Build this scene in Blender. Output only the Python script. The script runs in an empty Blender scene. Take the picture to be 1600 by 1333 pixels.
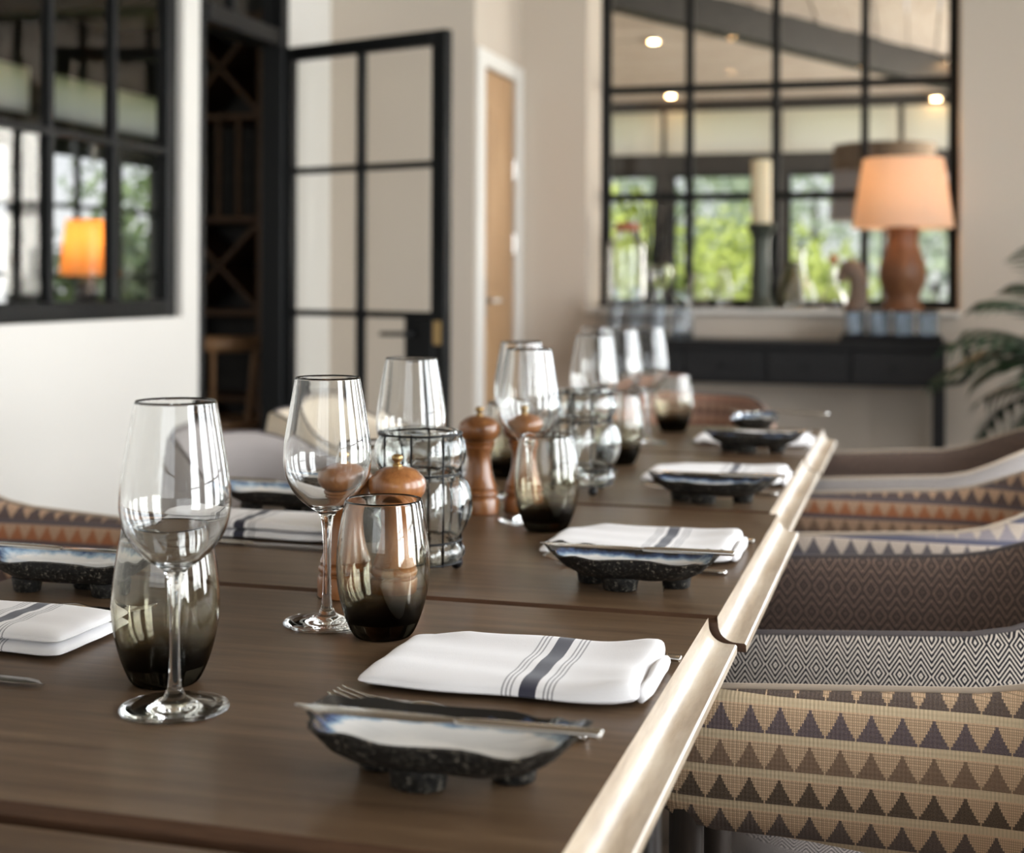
import bpy, math, random
from mathutils import Vector, Matrix
random.seed(7)
PI = math.pi
C = bpy.context.scene.collection
scene = bpy.context.scene

# ------------------------------------------------------------------ camera
YAW = math.radians(15.8)
cam_d = bpy.data.cameras.new('camera')
cam = bpy.data.objects.new('camera', cam_d); C.objects.link(cam)
cam_d.lens = 50; cam_d.sensor_width = 36; cam_d.shift_y = -226.5/1600
cam_d.clip_start = 0.05; cam_d.clip_end = 200
cam.matrix_world = (Matrix.Translation((0, 0, 1.07)) @ Matrix.Rotation(YAW, 4, 'Z')
                    @ Matrix.Rotation(PI/2, 4, 'X') @ Matrix.Rotation(math.radians(0.25), 4, 'Z'))
cam_d.dof.use_dof = True; cam_d.dof.focus_distance = 1.25; cam_d.dof.aperture_fstop = 4.8
cam_d.dof.aperture_blades = 0
scene.camera = cam
# ------------------------------------------------------------------ world, sun, daylight, exposure
w = bpy.data.worlds.new('world'); scene.world = w; w.use_nodes = True
wt = w.node_tree; bg = wt.nodes['Background']
tc = wt.nodes.new('ShaderNodeTexCoord'); sx = wt.nodes.new('ShaderNodeSeparateXYZ'); cr = wt.nodes.new('ShaderNodeValToRGB')
wt.links.new(tc.outputs['Generated'], sx.inputs[0]); wt.links.new(sx.outputs['Z'], cr.inputs[0]); wt.links.new(cr.outputs[0], bg.inputs[0])
cr.color_ramp.elements[0].color = (0.95, 0.97, 1.0, 1); cr.color_ramp.elements[1].color = (0.42, 0.62, 1.0, 1); cr.color_ramp.elements[1].position = 0.8
bg.inputs[1].default_value = 0.65
def light(name, kind, loc, rot, energy, color, **kw):
    d = bpy.data.lights.new(name, kind); d.energy = energy; d.color = color
    for k, v in kw.items(): setattr(d, k, v)
    o = bpy.data.objects.new(name, d); C.objects.link(o); o.location = loc; o.rotation_euler = rot
    return o
light('sun', 'SUN', (0, -10, 12), (math.radians(48), 0, math.radians(-20)), 3.0, (1.0, 0.93, 0.80), angle=0.01)
# daylight just outside the tall windows of the right wall, one lamp per bay, and added fill behind the camera
for y, p in ((-.05, 75), (1.55, 60), (2.95, 85), (4.35, 65)):
    light('window_and_fill_light', 'AREA', (2.47, y, 1.5), (0, math.radians(90), 0), p, (0.93, 0.96, 1.0), shape='RECTANGLE', size=2.2, size_y=1.14)
light('window_and_fill_light', 'AREA', (1.6, 7.2, 1.35), (math.radians(-90), 0, 0), 85, (0.80, 0.89, 1.0), shape='RECTANGLE', size=0.8, size_y=2.3)
light('window_and_fill_light', 'AREA', (0.2, -2.8, 1.6), (math.radians(90), 0, 0), 14, (0.93, 0.96, 1.0), shape='RECTANGLE', size=2.4, size_y=1.6)  # fill lamp, added behind the camera together with its window
light('window_and_fill_light', 'AREA', (1.45, 8.7, 1.6), (0, math.radians(90), 0), 140, (1.0, 0.96, 0.90), shape='RECTANGLE', size=1.4, size_y=2.6)  # lamp added to brighten the garden room from outside its right wall
light('window_and_fill_light', 'AREA', (-4.0, -2.8, 1.6), (math.radians(90), 0, 0), 35, (1.0, 0.97, 0.92), shape='RECTANGLE', size=2.0, size_y=1.4)  # lamp added out of view to brighten the lounge
scene.view_settings.view_transform = 'Standard'; scene.view_settings.look = 'None'
scene.view_settings.exposure = 0.8; scene.view_settings.gamma = 1.0; scene.view_settings.use_curve_mapping = False
cy = scene.cycles
cy.use_denoising = True; cy.max_bounces = 16; cy.diffuse_bounces = 5; cy.glossy_bounces = 8; cy.transmission_bounces = 16
cy.transparent_max_bounces = 24; cy.sample_clamp_indirect = 8; cy.blur_glossy = 0.6; cy.use_adaptive_sampling = False

# ------------------------------------------------------------------ node helpers
class NX:
    """a node socket with arithmetic, for writing patterns as formulas"""
    def __init__(s, nt, sock): s.nt = nt; s.s = sock
    def op(s, name, *a):
        n = s.nt.nodes.new('ShaderNodeMath'); n.operation = name
        for i, x in enumerate((s,) + a):
            if isinstance(x, NX): s.nt.links.new(x.s, n.inputs[i])
            else: n.inputs[i].default_value = x
        return NX(s.nt, n.outputs[0])
    def __add__(s, o): return s.op('ADD', o)
    def __sub__(s, o): return s.op('SUBTRACT', o)
    def __mul__(s, o): return s.op('MULTIPLY', o)
    def __truediv__(s, o): return s.op('DIVIDE', o)
    def lt(s, o): return s.op('LESS_THAN', o)
    def gt(s, o): return s.op('GREATER_THAN', o)
    def fract(s): return s.op('FRACT')
    def floor(s): return s.op('FLOOR')
    def abs(s): return s.op('ABSOLUTE')
    def mod(s, m): return s.op('FLOORED_MODULO', m)
    def ping(s, m): return s.op('PINGPONG', m)
def mixc(nt, f, a, b):
    n = nt.nodes.new('ShaderNodeMix'); n.data_type = 'RGBA'
    for i, x in ((0, f), (6, a), (7, b)):
        if isinstance(x, NX): nt.links.new(x.s, n.inputs[i])
        elif hasattr(x, 'is_output'): nt.links.new(x, n.inputs[i])
        else: n.inputs[i].default_value = x if i == 0 else (*x, 1)
    return n.outputs[2]
def mat(name, col=(.8, .8, .8), rough=.5, **kw):
    m = bpy.data.materials.new(name); m.use_nodes = True
    b = m.node_tree.nodes['Principled BSDF']
    b.inputs['Base Color'].default_value = (*col, 1); b.inputs['Roughness'].default_value = rough
    for k, v in kw.items():
        k = {'metal': 'Metallic', 'coat': 'Coat Weight', 'coat_r': 'Coat Roughness', 'spec': 'Specular IOR Level', 'trans': 'Transmission Weight', 'ior': 'IOR', 'sheen': 'Sheen Weight', 'estr': 'Emission Strength'}.get(k, k)
        if k == 'ecol': b.inputs['Emission Color'].default_value = (*v, 1)
        else: b.inputs[k].default_value = v
    m['b'] = 1
    return m, m.node_tree, b
def coords(nt, kind='Object'):
    n = nt.nodes.new('ShaderNodeTexCoord'); return n.outputs[kind]
def noise(nt, vec, scale, detail=4, rough=.55, stretch=None):
    if stretch:
        mp = nt.nodes.new('ShaderNodeMapping'); mp.inputs['Scale'].default_value = stretch
        nt.links.new(vec, mp.inputs[0]); vec = mp.outputs[0]
    n = nt.nodes.new('ShaderNodeTexNoise'); n.inputs['Scale'].default_value = scale
    n.inputs['Detail'].default_value = detail; n.inputs['Roughness'].default_value = rough
    nt.links.new(vec, n.inputs['Vector']); return n.outputs['Fac']
def ramp(nt, fac, stops, const=False):
    n = nt.nodes.new('ShaderNodeValToRGB'); e = n.color_ramp.elements
    if const: n.color_ramp.interpolation = 'CONSTANT'
    while len(e) < len(stops): e.new(0.5)
    for x, (p, c) in zip(e, stops): x.position = p; x.color = (*c, 1)
    nt.links.new(fac.s if isinstance(fac, NX) else fac, n.inputs[0]); return n.outputs[0]
def bump(nt, b, h, strength=.3, dist=.001):
    n = nt.nodes.new('ShaderNodeBump'); n.inputs['Strength'].default_value = strength; n.inputs['Distance'].default_value = dist
    nt.links.new(h.s if isinstance(h, NX) else h, n.inputs['Height']); nt.links.new(n.outputs[0], b.inputs['Normal'])
def uvxy(nt):
    n = nt.nodes.new('ShaderNodeSeparateXYZ'); nt.links.new(coords(nt, 'UV'), n.inputs[0])
    return NX(nt, n.outputs[0]), NX(nt, n.outputs[1])

# ------------------------------------------------------------------ materials
def wood(name, dark, mid, lite, rough=.4, stretch=(1.2, 14, 14), scale=3.5, coat=0, rvar=.12, bumps=.15, coat_r=.2, spec=.4):
    m, nt, b = mat(name, mid, rough, coat=coat, coat_r=coat_r)
    co = coords(nt); n1 = noise(nt, co, scale, 6, .6, stretch); n2 = noise(nt, co, scale*9, 4, .6, stretch); n3 = noise(nt, co, 2.2, 2)
    f = NX(nt, n1)*.6 + NX(nt, n2)*.25 + NX(nt, n3)*.15
    nt.links.new(ramp(nt, f, [(.32, dark), (.5, mid), (.68, lite)]), b.inputs['Base Color'])
    b.inputs['Specular IOR Level'].default_value = spec
    r = NX(nt, n3)*rvar + (rough - rvar/2); nt.links.new(r.s, b.inputs['Roughness'])
    bump(nt, b, n2, bumps, .0006); return m
M = {}
M['table'] = wood('weathered_oak', (.056, .031, .016), (.108, .066, .036), (.168, .110, .064), .38, (1.2, 20, 20), 3.4, 0.06, spec=.32, rvar=.2)
M['moulding'] = wood('worn_oak_edge_with_sheen', (.22, .15, .09), (.42, .34, .25), (.56, .49, .39), .42, (10, 1.2, 10), 3.0, .35, coat_r=.35)  # worn finish, base made paler so the colour carries the cove's highlight
M['endgrain'] = wood('cut_oak', (.03, .013, .006), (.065, .03, .014), (.11, .055, .028), .5)
M['mill'] = wood('turned_beech', (.13, .042, .011), (.25, .092, .025), (.37, .16, .05), .30, (9, 9, 1.5), 5, .5)
M['oakdoor'] = wood('oak_door', (.34, .20, .10), (.46, .28, .145), (.55, .36, .20), .45, (9, 9, .9), 2.5)
M['rack'] = wood('rack_wood', (.05, .022, .009), (.095, .045, .018), (.14, .07, .03), .5, (3, 3, 3), 3)
M['chairleg'] = wood('dark_stained_leg', (.018, .013, .010), (.03, .022, .017), (.05, .037, .03), .4, (9, 9, 1), 4)
M['console'] = wood('black_stained_wood', (.006, .006, .007), (.009, .009, .0105), (.016, .015, .016), .45, (1, 9, 9), 3)
M['lampwood'] = wood('lamp_base_wood', (.11, .042, .018), (.19, .078, .034), (.25, .115, .052), .45, (9, 9, 1), 4)
M['floor'] = wood('floor_boards', (.03, .019, .012), (.055, .036, .024), (.085, .058, .04), .4, (8, .8, 1), 2)
def wallmat(name, col):
    m, nt, b = mat(name, col, .85, spec=.2); n = noise(nt, coords(nt), 60, 4); bump(nt, b, n, .08, .001)
    n2 = noise(nt, coords(nt), .8, 2); f = NX(nt, n2)*.12
    nt.links.new(mixc(nt, f, col, tuple(c*.9 for c in col)), b.inputs['Base Color']); return m
M['wall'] = wallmat('white_plaster', (.75, .725, .68)); M['wall_beige'] = wallmat('beige_plaster', (.61, .535, .455)); M['ceil'] = wood('stained_ceiling_boards', (.16, .12, .085), (.24, .185, .135), (.32, .25, .19), .6, (1, 9, 1), 2)
M['lounge'] = wallmat('lounge_paint', (.52, .45, .37)); M['stone'] = wallmat('terrace_stone', (.5, .47, .42))
M['trim'] = mat('white_trim', (.80, .78, .74), .45)[0]
M['steel'] = mat('black_steel', (.006, .0065, .007), .45, spec=.25)[0]
M['timber'] = wood('dark_timber', (.012, .011, .010), (.024, .021, .019), (.038, .034, .031), .6, (1, 9, 9), 3)
def boards(name, axis):
    m, nt, b = mat(name, (.7, .64, .56), .6); s = nt.nodes.new('ShaderNodeSeparateXYZ'); nt.links.new(coords(nt), s.inputs[0])
    n = noise(nt, coords(nt), 3, 4, .6, (2, 12, 2) if axis == 1 else (12, 2, 2))
    nt.links.new(ramp(nt, n, [(.3, (.50, .40, .33)), (.7, (.66, .58, .51))]), b.inputs['Base Color']); return m
M['boards_x'] = boards('limewashed_boards', 1); M['boards_y'] = boards('limewashed_boards_hip', 0)
M['lounge_ceil'] = wood('lounge_boards', (.10, .075, .05), (.15, .115, .08), (.2, .155, .11), .6, (1, 9, 1), 2)
def pane_mat():
    m = bpy.data.materials.new('window_glass'); m.use_nodes = True; nt = m.node_tree; nt.nodes.clear()
    o = nt.nodes.new('ShaderNodeOutputMaterial'); t = nt.nodes.new('ShaderNodeBsdfTransparent'); g = nt.nodes.new('ShaderNodeBsdfGlossy')
    t.inputs[0].default_value = (.985, .985, .975, 1); g.inputs['Roughness'].default_value = .01
    f = nt.nodes.new('ShaderNodeFresnel'); f.inputs[0].default_value = 1.4; x = nt.nodes.new('ShaderNodeMixShader')
    ge = nt.nodes.new('ShaderNodeNewGeometry'); ff = NX(nt, f.outputs[0])*(NX(nt, ge.outputs['Backfacing'])*-1 + 1)
    nt.links.new(ff.s, x.inputs[0]); nt.links.new(t.outputs[0], x.inputs[1]); nt.links.new(g.outputs[0], x.inputs[2]); nt.links.new(x.outputs[0], o.inputs[0]); return m
M['pane'] = pane_mat()
def glass(name, col=(1, 1, 1), ior=1.5, grad=None, rough=0):
    m = bpy.data.materials.new(name); m.use_nodes = True; nt = m.node_tree; nt.nodes.clear()
    o = nt.nodes.new('ShaderNodeOutputMaterial'); g = nt.nodes.new('ShaderNodeBsdfGlass'); g.inputs['IOR'].default_value = ior
    g.inputs['Color'].default_value = (*col, 1); g.inputs['Roughness'].default_value = rough
    if grad:
        s = nt.nodes.new('ShaderNodeSeparateXYZ'); nt.links.new(coords(nt), s.inputs[0])
        z = NX(nt, s.outputs[2])*(1/.122); nt.links.new(ramp(nt, z, grad), g.inputs['Color'])
    nt.links.new(g.outputs[0], o.inputs[0]); return m
M['glass'] = glass('clear_glass', (.992, .995, .993))
M['smoke'] = glass('smoked_glass', grad=[(0, (.06, .055, .045)), (.125, (.14, .13, .11)), (.20, (.52, .50, .45)), (.34, (.85, .84, .78)), (.55, (.955, .95, .91)), (.75, (.975, .973, .955)), (1, (.978, .977, .965))])
M['greenglass'] = glass('recycled_glass', (.98, .993, .988)); M['blueglass'] = glass('bluish_glass', (.90, .93, .96))
M['wire'] = mat('dark_iron_wire', (.012, .012, .013), .42, metal=.6)[0]
M['brass'] = mat('brass', (.40, .27, .12), .3, metal=1)[0]
M['cutlery'] = mat('polished_steel', (.62, .60, .57), .16, metal=1)[0]
M['pewter'] = mat('pewter_candlestick', (.055, .065, .052), .42, metal=.3)[0]
M['wax'] = mat('ivory_wax', (.82, .71, .48), .5)[0]
M['horse'] = mat('carved_horse_wood', (.17, .12, .09), .55)[0]
M['cork'] = mat('terracotta_lid', (.42, .13, .07), .7)[0]
M['pot'] = mat('dark_pot', (.04, .037, .034), .6)[0]
M['jug'] = mat('olive_jug', (.10, .10, .045), .3)[0]
def shade_mat(name, col, tr):
    m = bpy.data.materials.new(name); m.use_nodes = True; nt = m.node_tree; nt.nodes.clear()
    o = nt.nodes.new('ShaderNodeOutputMaterial'); d = nt.nodes.new('ShaderNodeBsdfDiffuse'); t = nt.nodes.new('ShaderNodeBsdfTranslucent'); x = nt.nodes.new('ShaderNodeMixShader')
    d.inputs[0].default_value = (*col, 1); t.inputs[0].default_value = (*col, 1); x.inputs[0].default_value = tr
    nt.links.new(d.outputs[0], x.inputs[1]); nt.links.new(t.outputs[0], x.inputs[2]); nt.links.new(x.outputs[0], o.inputs[0]); return m
M['shade'] = shade_mat('linen_lampshade', (.80, .67, .56), .5); M['orange_shade'] = shade_mat('amber_lampshade', (.93, .68, .36), .6)
M['brown_shade'] = shade_mat('brown_lampshade', (.20, .15, .11), .2); M['blind'] = shade_mat('cream_blind', (.93, .90, .82), .75)
M['bulb'] = mat('warm_bulb', (1, .8, .5), .5, ecol=(1.0, .62, .28), estr=9)[0]
M['spot'] = mat('spotlight_lens', (1, .8, .5), .5, ecol=(1.0, .60, .27), estr=45)[0]
def stoneware():
    m, nt, b = mat('speckled_stoneware', (.012, .011, .010), .5); co = coords(nt)
    n = noise(nt, co, 260, 3, .75); n2 = noise(nt, co, 90, 3)
    nt.links.new(ramp(nt, n, [(.50, (.006, .006, .0055)), (.60, (.035, .032, .027)), (.70, (.26, .23, .18))]), b.inputs['Base Color'])
    bump(nt, b, NX(nt, n)*.5 + NX(nt, n2), .8, .0018); return m
M['stoneware'] = stoneware()
def glaze():
    m, nt, b = mat('white_and_blue_glaze', (.8, .8, .8), .12, coat=.6, coat_r=.05); u, v = uvxy(nt)
    n = noise(nt, coords(nt), 60, 4, .6); so_ = nt.nodes.new('ShaderNodeSeparateXYZ'); nt.links.new(coords(nt), so_.inputs[0]); f = u + (NX(nt, n) - .5)*.26 + NX(nt, so_.outputs[1])*1.6*u - NX(nt, so_.outputs[0])*.35*u
    nt.links.new(ramp(nt, f, [(0, (.80, .79, .76)), (.80, (.78, .78, .76)), (.86, (.32, .44, .55)), (.92, (.05, .09, .19)), (.985, (.018, .022, .035)), (1, (.012, .012, .012))]), b.inputs['Base Color']); return m
M['glaze'] = glaze()
def napkin_mat():
    m, nt, b = mat('white_cotton_with_navy_stripes', (.8, .8, .8), .9, sheen=.2); u, v = uvxy(nt)
    a = u.abs(); core = a.lt(.0068); thin = (((a - .0125)/.0034).fract()).lt(.42) * a.gt(.0125) * a.lt(.0225)
    f = core.op('MAXIMUM', thin*.62)
    n = noise(nt, coords(nt), 900, 2)
    nt.links.new(mixc(nt, f, (.80, .79, .80), (.022, .022, .042)), b.inputs['Base Color']); bump(nt, b, n, .25, .0006); return m
M['napkin'] = napkin_mat()
def tri_fabric(name, rows, bgc, bandc, ph=0.0):
    m, nt, b = mat(name, bgc, .92, sheen=.15, spec=.15); u, v = uvxy(nt)
    PU, PV = .0268, .0318
    a = ((u/PU).fract() - .5).abs(); vv = v/PV + ph; row = vv.floor(); f = vv.fract()
    ts = ((f/.72)*8).floor()/8
    tri = a.lt((ts*-1 + 1).op('POWER', 1.3)*.45 + .024) * f.lt(.72)
    k = len(rows); rc = ramp(nt, row.mod(k)/k + .5/k, [(i/k, c) for i, c in enumerate(rows)], True)
    wv = ((u/.0019).fract().lt(.30)).op('MAXIMUM', (v/.0023).fract().lt(.26))
    dk = tuple(c*.42 for c in bgc)
    bgx = mixc(nt, wv*.75*(f.lt(.72)), bgc, dk)
    band = f.gt(.76); rib = (u/.0034).fract().lt(.35)
    bandx = mixc(nt, rib*.35, bandc, tuple(c*.6 for c in bandc))
    thr = NX(nt, noise(nt, coords(nt, 'UV'), 900, 2)); 
    trix = mixc(nt, thr*.35, rc, tuple(c*.9+.02 for c in bgc))
    nt.links.new(mixc(nt, tri, mixc(nt, band, bgx, bandx), trix), b.inputs['Base Color'])
    bump(nt, b, ((u/.0019).ping(1) + (v/.0023).ping(1)), .35, .0006); return m
def dia_fabric(name, dark, lite, P=.0105, Q=.036, ka=2.6, kb=6.0, duty=.46, sparse=None):
    m, nt, b = mat(name, dark, .92, sheen=.15, spec=.15); u, v = uvxy(nt)
    a = (u/P).ping(1); c = ((v + .006)/Q).ping(1); s = a*ka + c*kb
    f = s.fract().lt(duty)
    if sparse: f = f*(((s/sparse).fract()).lt(1/sparse)*.75 + .25)
    n = NX(nt, noise(nt, coords(nt, 'UV'), 700, 2)); 
    nt.links.new(mixc(nt, f*(n*.5 + .72), dark, lite), b.inputs['Base Color']); bump(nt, b, n, .4, .0006); return m
navy, black, taupe, rust = (.030, .026, .046), (.010, .008, .010), (.155, .098, .068), (.34, .105, .035)
M['tri'] = tri_fabric('beige_and_navy_triangle_weave', [(.028, .026, .040), black, taupe, (.040, .038, .075)], (.72, .51, .33), (.70, .56, .37))
M['tri_rust'] = tri_fabric('rust_and_navy_triangle_weave', [(.026, .026, .045), (.03, .028, .045), taupe, rust], (.60, .40, .27), (.14, .115, .12), 0.0)
M['tri_pale'] = tri_fabric('navy_and_rust_triangle_weave_pale', [(.024, .026, .05), (.24, .22, .26), taupe, rust], (.64, .54, .46), (.13, .13, .18), .7)
M['dia'] = dia_fabric('black_and_cream_diamond_weave', (.020, .018, .024), (.72, .64, .56), duty=.41)
M['dia_seat'] = dia_fabric('black_and_cream_seat_weave', (.022, .02, .028), (.78, .70, .66), .0135, .030, 3, 5, .46)
M['dia_brown'] = dia_fabric('brown_diamond_weave', (.062, .048, .046), (.52, .34, .24), .011, .034, 2.6, 5.6, .26, 2)
M['grey'] = dia_fabric('grey_small_diamond_weave', (.13, .12, .12), (.52, .48, .46), .006, .02, 2, 4)
M['plain_grey'] = dia_fabric('soft_grey_weave', (.30, .27, .26), (.42, .39, .38), .003, .006, 2, 3)
M['cream'] = mat('cream_upholstery', (.62, .54, .43), .9)[0]
M['rustplain'] = tri_fabric('rust_brown_triangle_weave', [(.22, .10, .06), (.10, .055, .04), (.24, .11, .07), (.16, .08, .055)], (.40, .25, .18), (.22, .13, .10))
M['piping_dark'] = mat('dark_piping', (.10, .085, .085), .85)[0]; M['piping_lite'] = mat('pale_piping', (.46, .38, .30), .85)[0]
def leafmat(name, a, c):
    m, nt, b = mat(name, a, .5); i = nt.nodes.new('ShaderNodeObjectInfo'); n = noise(nt, coords(nt), 4, 3)
    nt.links.new(ramp(nt, n, [(.3, a), (.7, c)]), b.inputs['Base Color']); return m
M['palm'] = leafmat('palm_leaf', (.010, .026, .012), (.026, .055, .02)); M['leaf_yellow'] = leafmat('bright_leaf', (.34, .42, .06), (.55, .62, .14))
M['leaf_green'] = leafmat('green_leaf', (.10, .17, .045), (.22, .30, .09)); M['leaf_grey'] = leafmat('pale_leaf', (.28, .36, .24), (.42, .48, .34))
M['leaf_dark'] = leafmat('shrub_leaf', (.03, .055, .025), (.07, .10, .04))
M['bark'] = mat('bark', (.06, .045, .03), .9)[0]; M['lawn'] = leafmat('lawn_grass', (.22, .30, .06), (.34, .42, .10))
M['stool'] = wood('stool_wood', (.12, .06, .025), (.22, .115, .05), (.30, .17, .08), .45, (4, 4, 4), 3)

# ------------------------------------------------------------------ geometry helpers
def obj(name, v, f, m, parent=None, smooth=None, uv=None):
    me = bpy.data.meshes.new(name); me.from_pydata([tuple(p) for p in v], [], f)
    if uv:
        l = me.uv_layers.new(name='UVMap')
        for lp in me.loops: l.data[lp.index].uv = uv[lp.vertex_index]
    me.materials.append(m)
    if smooth is not None:
        me.polygons.foreach_set('use_smooth', [True]*len(me.polygons))
        if smooth < 180: me.set_sharp_from_angle(angle=math.radians(smooth))
    me.update()
    o = bpy.data.objects.new(name, me); C.objects.link(o)
    if parent: o.parent = parent
    return o
def tag(o, label=None, cat=None, group=None, kind=None):
    if label: o['label'] = label
    if cat: o['category'] = cat
    if group: o['group'] = group
    if kind: o['kind'] = kind
    return o
def thing(name, label, cat, loc=(0, 0, 0), rz=0, group=None):
    o = bpy.data.objects.new(name, None); C.objects.link(o); o.location = loc; o.rotation_euler = (0, 0, rz); o.empty_display_size = .05
    return tag(o, label, cat, group)
def struct(o): o['kind'] = 'structure'; return o
def sroot(name, loc=(0, 0, 0), rz=0):
    o = bpy.data.objects.new(name, None); C.objects.link(o); o.location = loc; o.rotation_euler = (0, 0, rz); return struct(o)
def copy_tree(o, parent=None):
    c = o.copy(); C.objects.link(c)
    if parent: c.parent = parent
    for ch in [x for x in bpy.data.objects if x.parent == o]: copy_tree(ch, c)
    return c
def again(src, label, loc, rz=0, group=None):
    c = copy_tree(src); c.location = loc; c.rotation_euler = (0, 0, rz); c['label'] = label
    if group: c['group'] = group
    return c
def box(x0, x1, y0, y1, z0, z1, bev=0.0):
    """box with chamfered vertical and horizontal edges when bev > 0"""
    if bev <= 0:
        v = [(x, y, z) for z in (z0, z1) for y in (y0, y1) for x in (x0, x1)]
        return v, [(0, 2, 3, 1), (4, 5, 7, 6), (0, 1, 5, 4), (1, 3, 7, 5), (3, 2, 6, 7), (2, 0, 4, 6)]
    b = bev; v = []; ring = lambda i, z: [(x0+i+b, y0+i, z), (x1-i-b, y0+i, z), (x1-i, y0+i+b, z), (x1-i, y1-i-b, z), (x1-i-b, y1-i, z), (x0+i+b, y1-i, z), (x0+i, y1-i-b, z), (x0+i, y0+i+b, z)]
    for i, z in ((b, z0), (0, z0+b), (0, z1-b), (b, z1)): v += ring(i*.7 if i else 0, z)
    f = [tuple(range(7, -1, -1)), tuple(range(24, 32))]
    for r in range(3):
        for k in range(8): a = r*8+k; c = r*8+(k+1) % 8; f.append((a, c, c+8, a+8))
    return v, f
def lathe(prof, seg=40, close=False, rf=None):
    v = []; f = []; n = len(prof)
    for k in range(seg):
        t = 2*PI*k/seg
        for i, (r, z) in enumerate(prof):
            rr = rf(r, z, t, i) if rf else r
            v.append((rr*math.cos(t), rr*math.sin(t), z))
    m = n if close else n-1
    for k in range(seg):
        for i in range(m):
            a = k*n+i; c = ((k+1) % seg)*n+i; j = (i+1) % n
            f.append((a, c, ((k+1) % seg)*n+j, k*n+j))
    return v, f
def capped(prof, seg=32):
    """solid of revolution: profile from bottom axis to top axis (r, z)"""
    v, f = lathe(prof, seg); n = len(prof)
    f.append(tuple(k*n for k in reversed(range(seg)))); f.append(tuple(k*n+n-1 for k in range(seg))); return v, f
def spline(pts, n=6):
    out = []
    for i in range(len(pts)-1):
        p0 = Vector(pts[max(i-1, 0)]); p1 = Vector(pts[i]); p2 = Vector(pts[i+1]); p3 = Vector(pts[min(i+2, len(pts)-1)])
        for k in range(n):
            t = k/n; out.append(.5*((2*p1)+(p2-p0)*t+(2*p0-5*p1+4*p2-p3)*t*t+(3*p1-p0-3*p2+p3)*t**3))
    out.append(Vector(pts[-1])); return out
def tube(pts, r, seg=8, closed=False, squash=None):
    pts = [Vector(p) for p in pts]; n = len(pts); rr = r if isinstance(r, (list, tuple)) else [r]*n
    v = []; f = []; up = None
    for i, p in enumerate(pts):
        a = pts[(i+1) % n] if (closed or i < n-1) else p; c = pts[i-1] if (closed or i > 0) else p
        t = (a-c).normalized()
        if up is None:
            up = Vector((0, 0, 1)) if abs(t.z) < .9 else Vector((1, 0, 0))
        s = t.cross(up).normalized(); up = s.cross(t).normalized()
        for k in range(seg):
            q = 2*PI*k/seg; sq = squash if squash else 1
            v.append(p + s*(math.cos(q)*rr[i]*sq) + up*(math.sin(q)*rr[i]))
    for i in range(n if closed else n-1):
        for k in range(seg):
            a = i*seg+k; c = i*seg+(k+1) % seg; j = ((i+1) % n)*seg
            f.append((a, c, j+(k+1) % seg, j+k))
    if not closed: f.append(tuple(range(seg-1, -1, -1))); f.append(tuple((n-1)*seg+k for k in range(seg)))
    return v, f
def sphere(r, cx=0, cy=0, cz=0, seg=12, rings=8):
    prof = [(max(r*math.sin(PI*i/rings), r*.02), cz - r*math.cos(PI*i/rings)) for i in range(rings+1)]
    v, f = capped(prof, seg); return [(x+cx, y+cy, z) for x, y, z in v], f
def wall(name, axis, t0, t1, u, v, holes, m, parent=None):
    """flat slab between t0 and t1 along axis, spanning u and v, with rectangular holes (u0,u1,v0,v1); one connected mesh"""
    us = sorted({*u, *[h[0] for h in holes], *[h[1] for h in holes]}); vs = sorted({*v, *[h[2] for h in holes], *[h[3] for h in holes]})
    P = lambda t, a, b: {'x': (t, a, b), 'y': (a, t, b), 'z': (a, b, t)}[axis]
    V = {}; vl = []; F = []
    def vid(i, j, s):
        k = (i, j, s)
        if k not in V: V[k] = len(vl); vl.append(P((t0, t1)[s], us[i], vs[j]))
        return V[k]
    solid = lambda i, j: 0 <= i < len(us)-1 and 0 <= j < len(vs)-1 and not any(h[0] <= (us[i]+us[i+1])/2 <= h[1] and h[2] <= (vs[j]+vs[j+1])/2 <= h[3] for h in holes)
    for i in range(len(us)-1):
        for j in range(len(vs)-1):
            if not solid(i, j): continue
            F.append((vid(i, j, 0), vid(i, j+1, 0), vid(i+1, j+1, 0), vid(i+1, j, 0))); F.append((vid(i, j, 1), vid(i+1, j, 1), vid(i+1, j+1, 1), vid(i, j+1, 1)))
            if not solid(i-1, j): F.append((vid(i, j, 0), vid(i, j, 1), vid(i, j+1, 1), vid(i, j+1, 0)))
            if not solid(i+1, j): F.append((vid(i+1, j, 0), vid(i+1, j+1, 0), vid(i+1, j+1, 1), vid(i+1, j, 1)))
            if not solid(i, j-1): F.append((vid(i, j, 0), vid(i+1, j, 0), vid(i+1, j, 1), vid(i, j, 1)))
            if not solid(i, j+1): F.append((vid(i, j+1, 0), vid(i, j+1, 1), vid(i+1, j+1, 1), vid(i+1, j+1, 0)))
    o = obj(name, vl, F, m, parent)
    return o if parent else struct(o)
def axbox(axis, t0, t1, a0, a1, b0, b1, bev=0):
    return box(t0, t1, a0, a1, b0, b1, bev) if axis == 'x' else box(a0, a1, t0, t1, b0, b1, bev)
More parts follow.
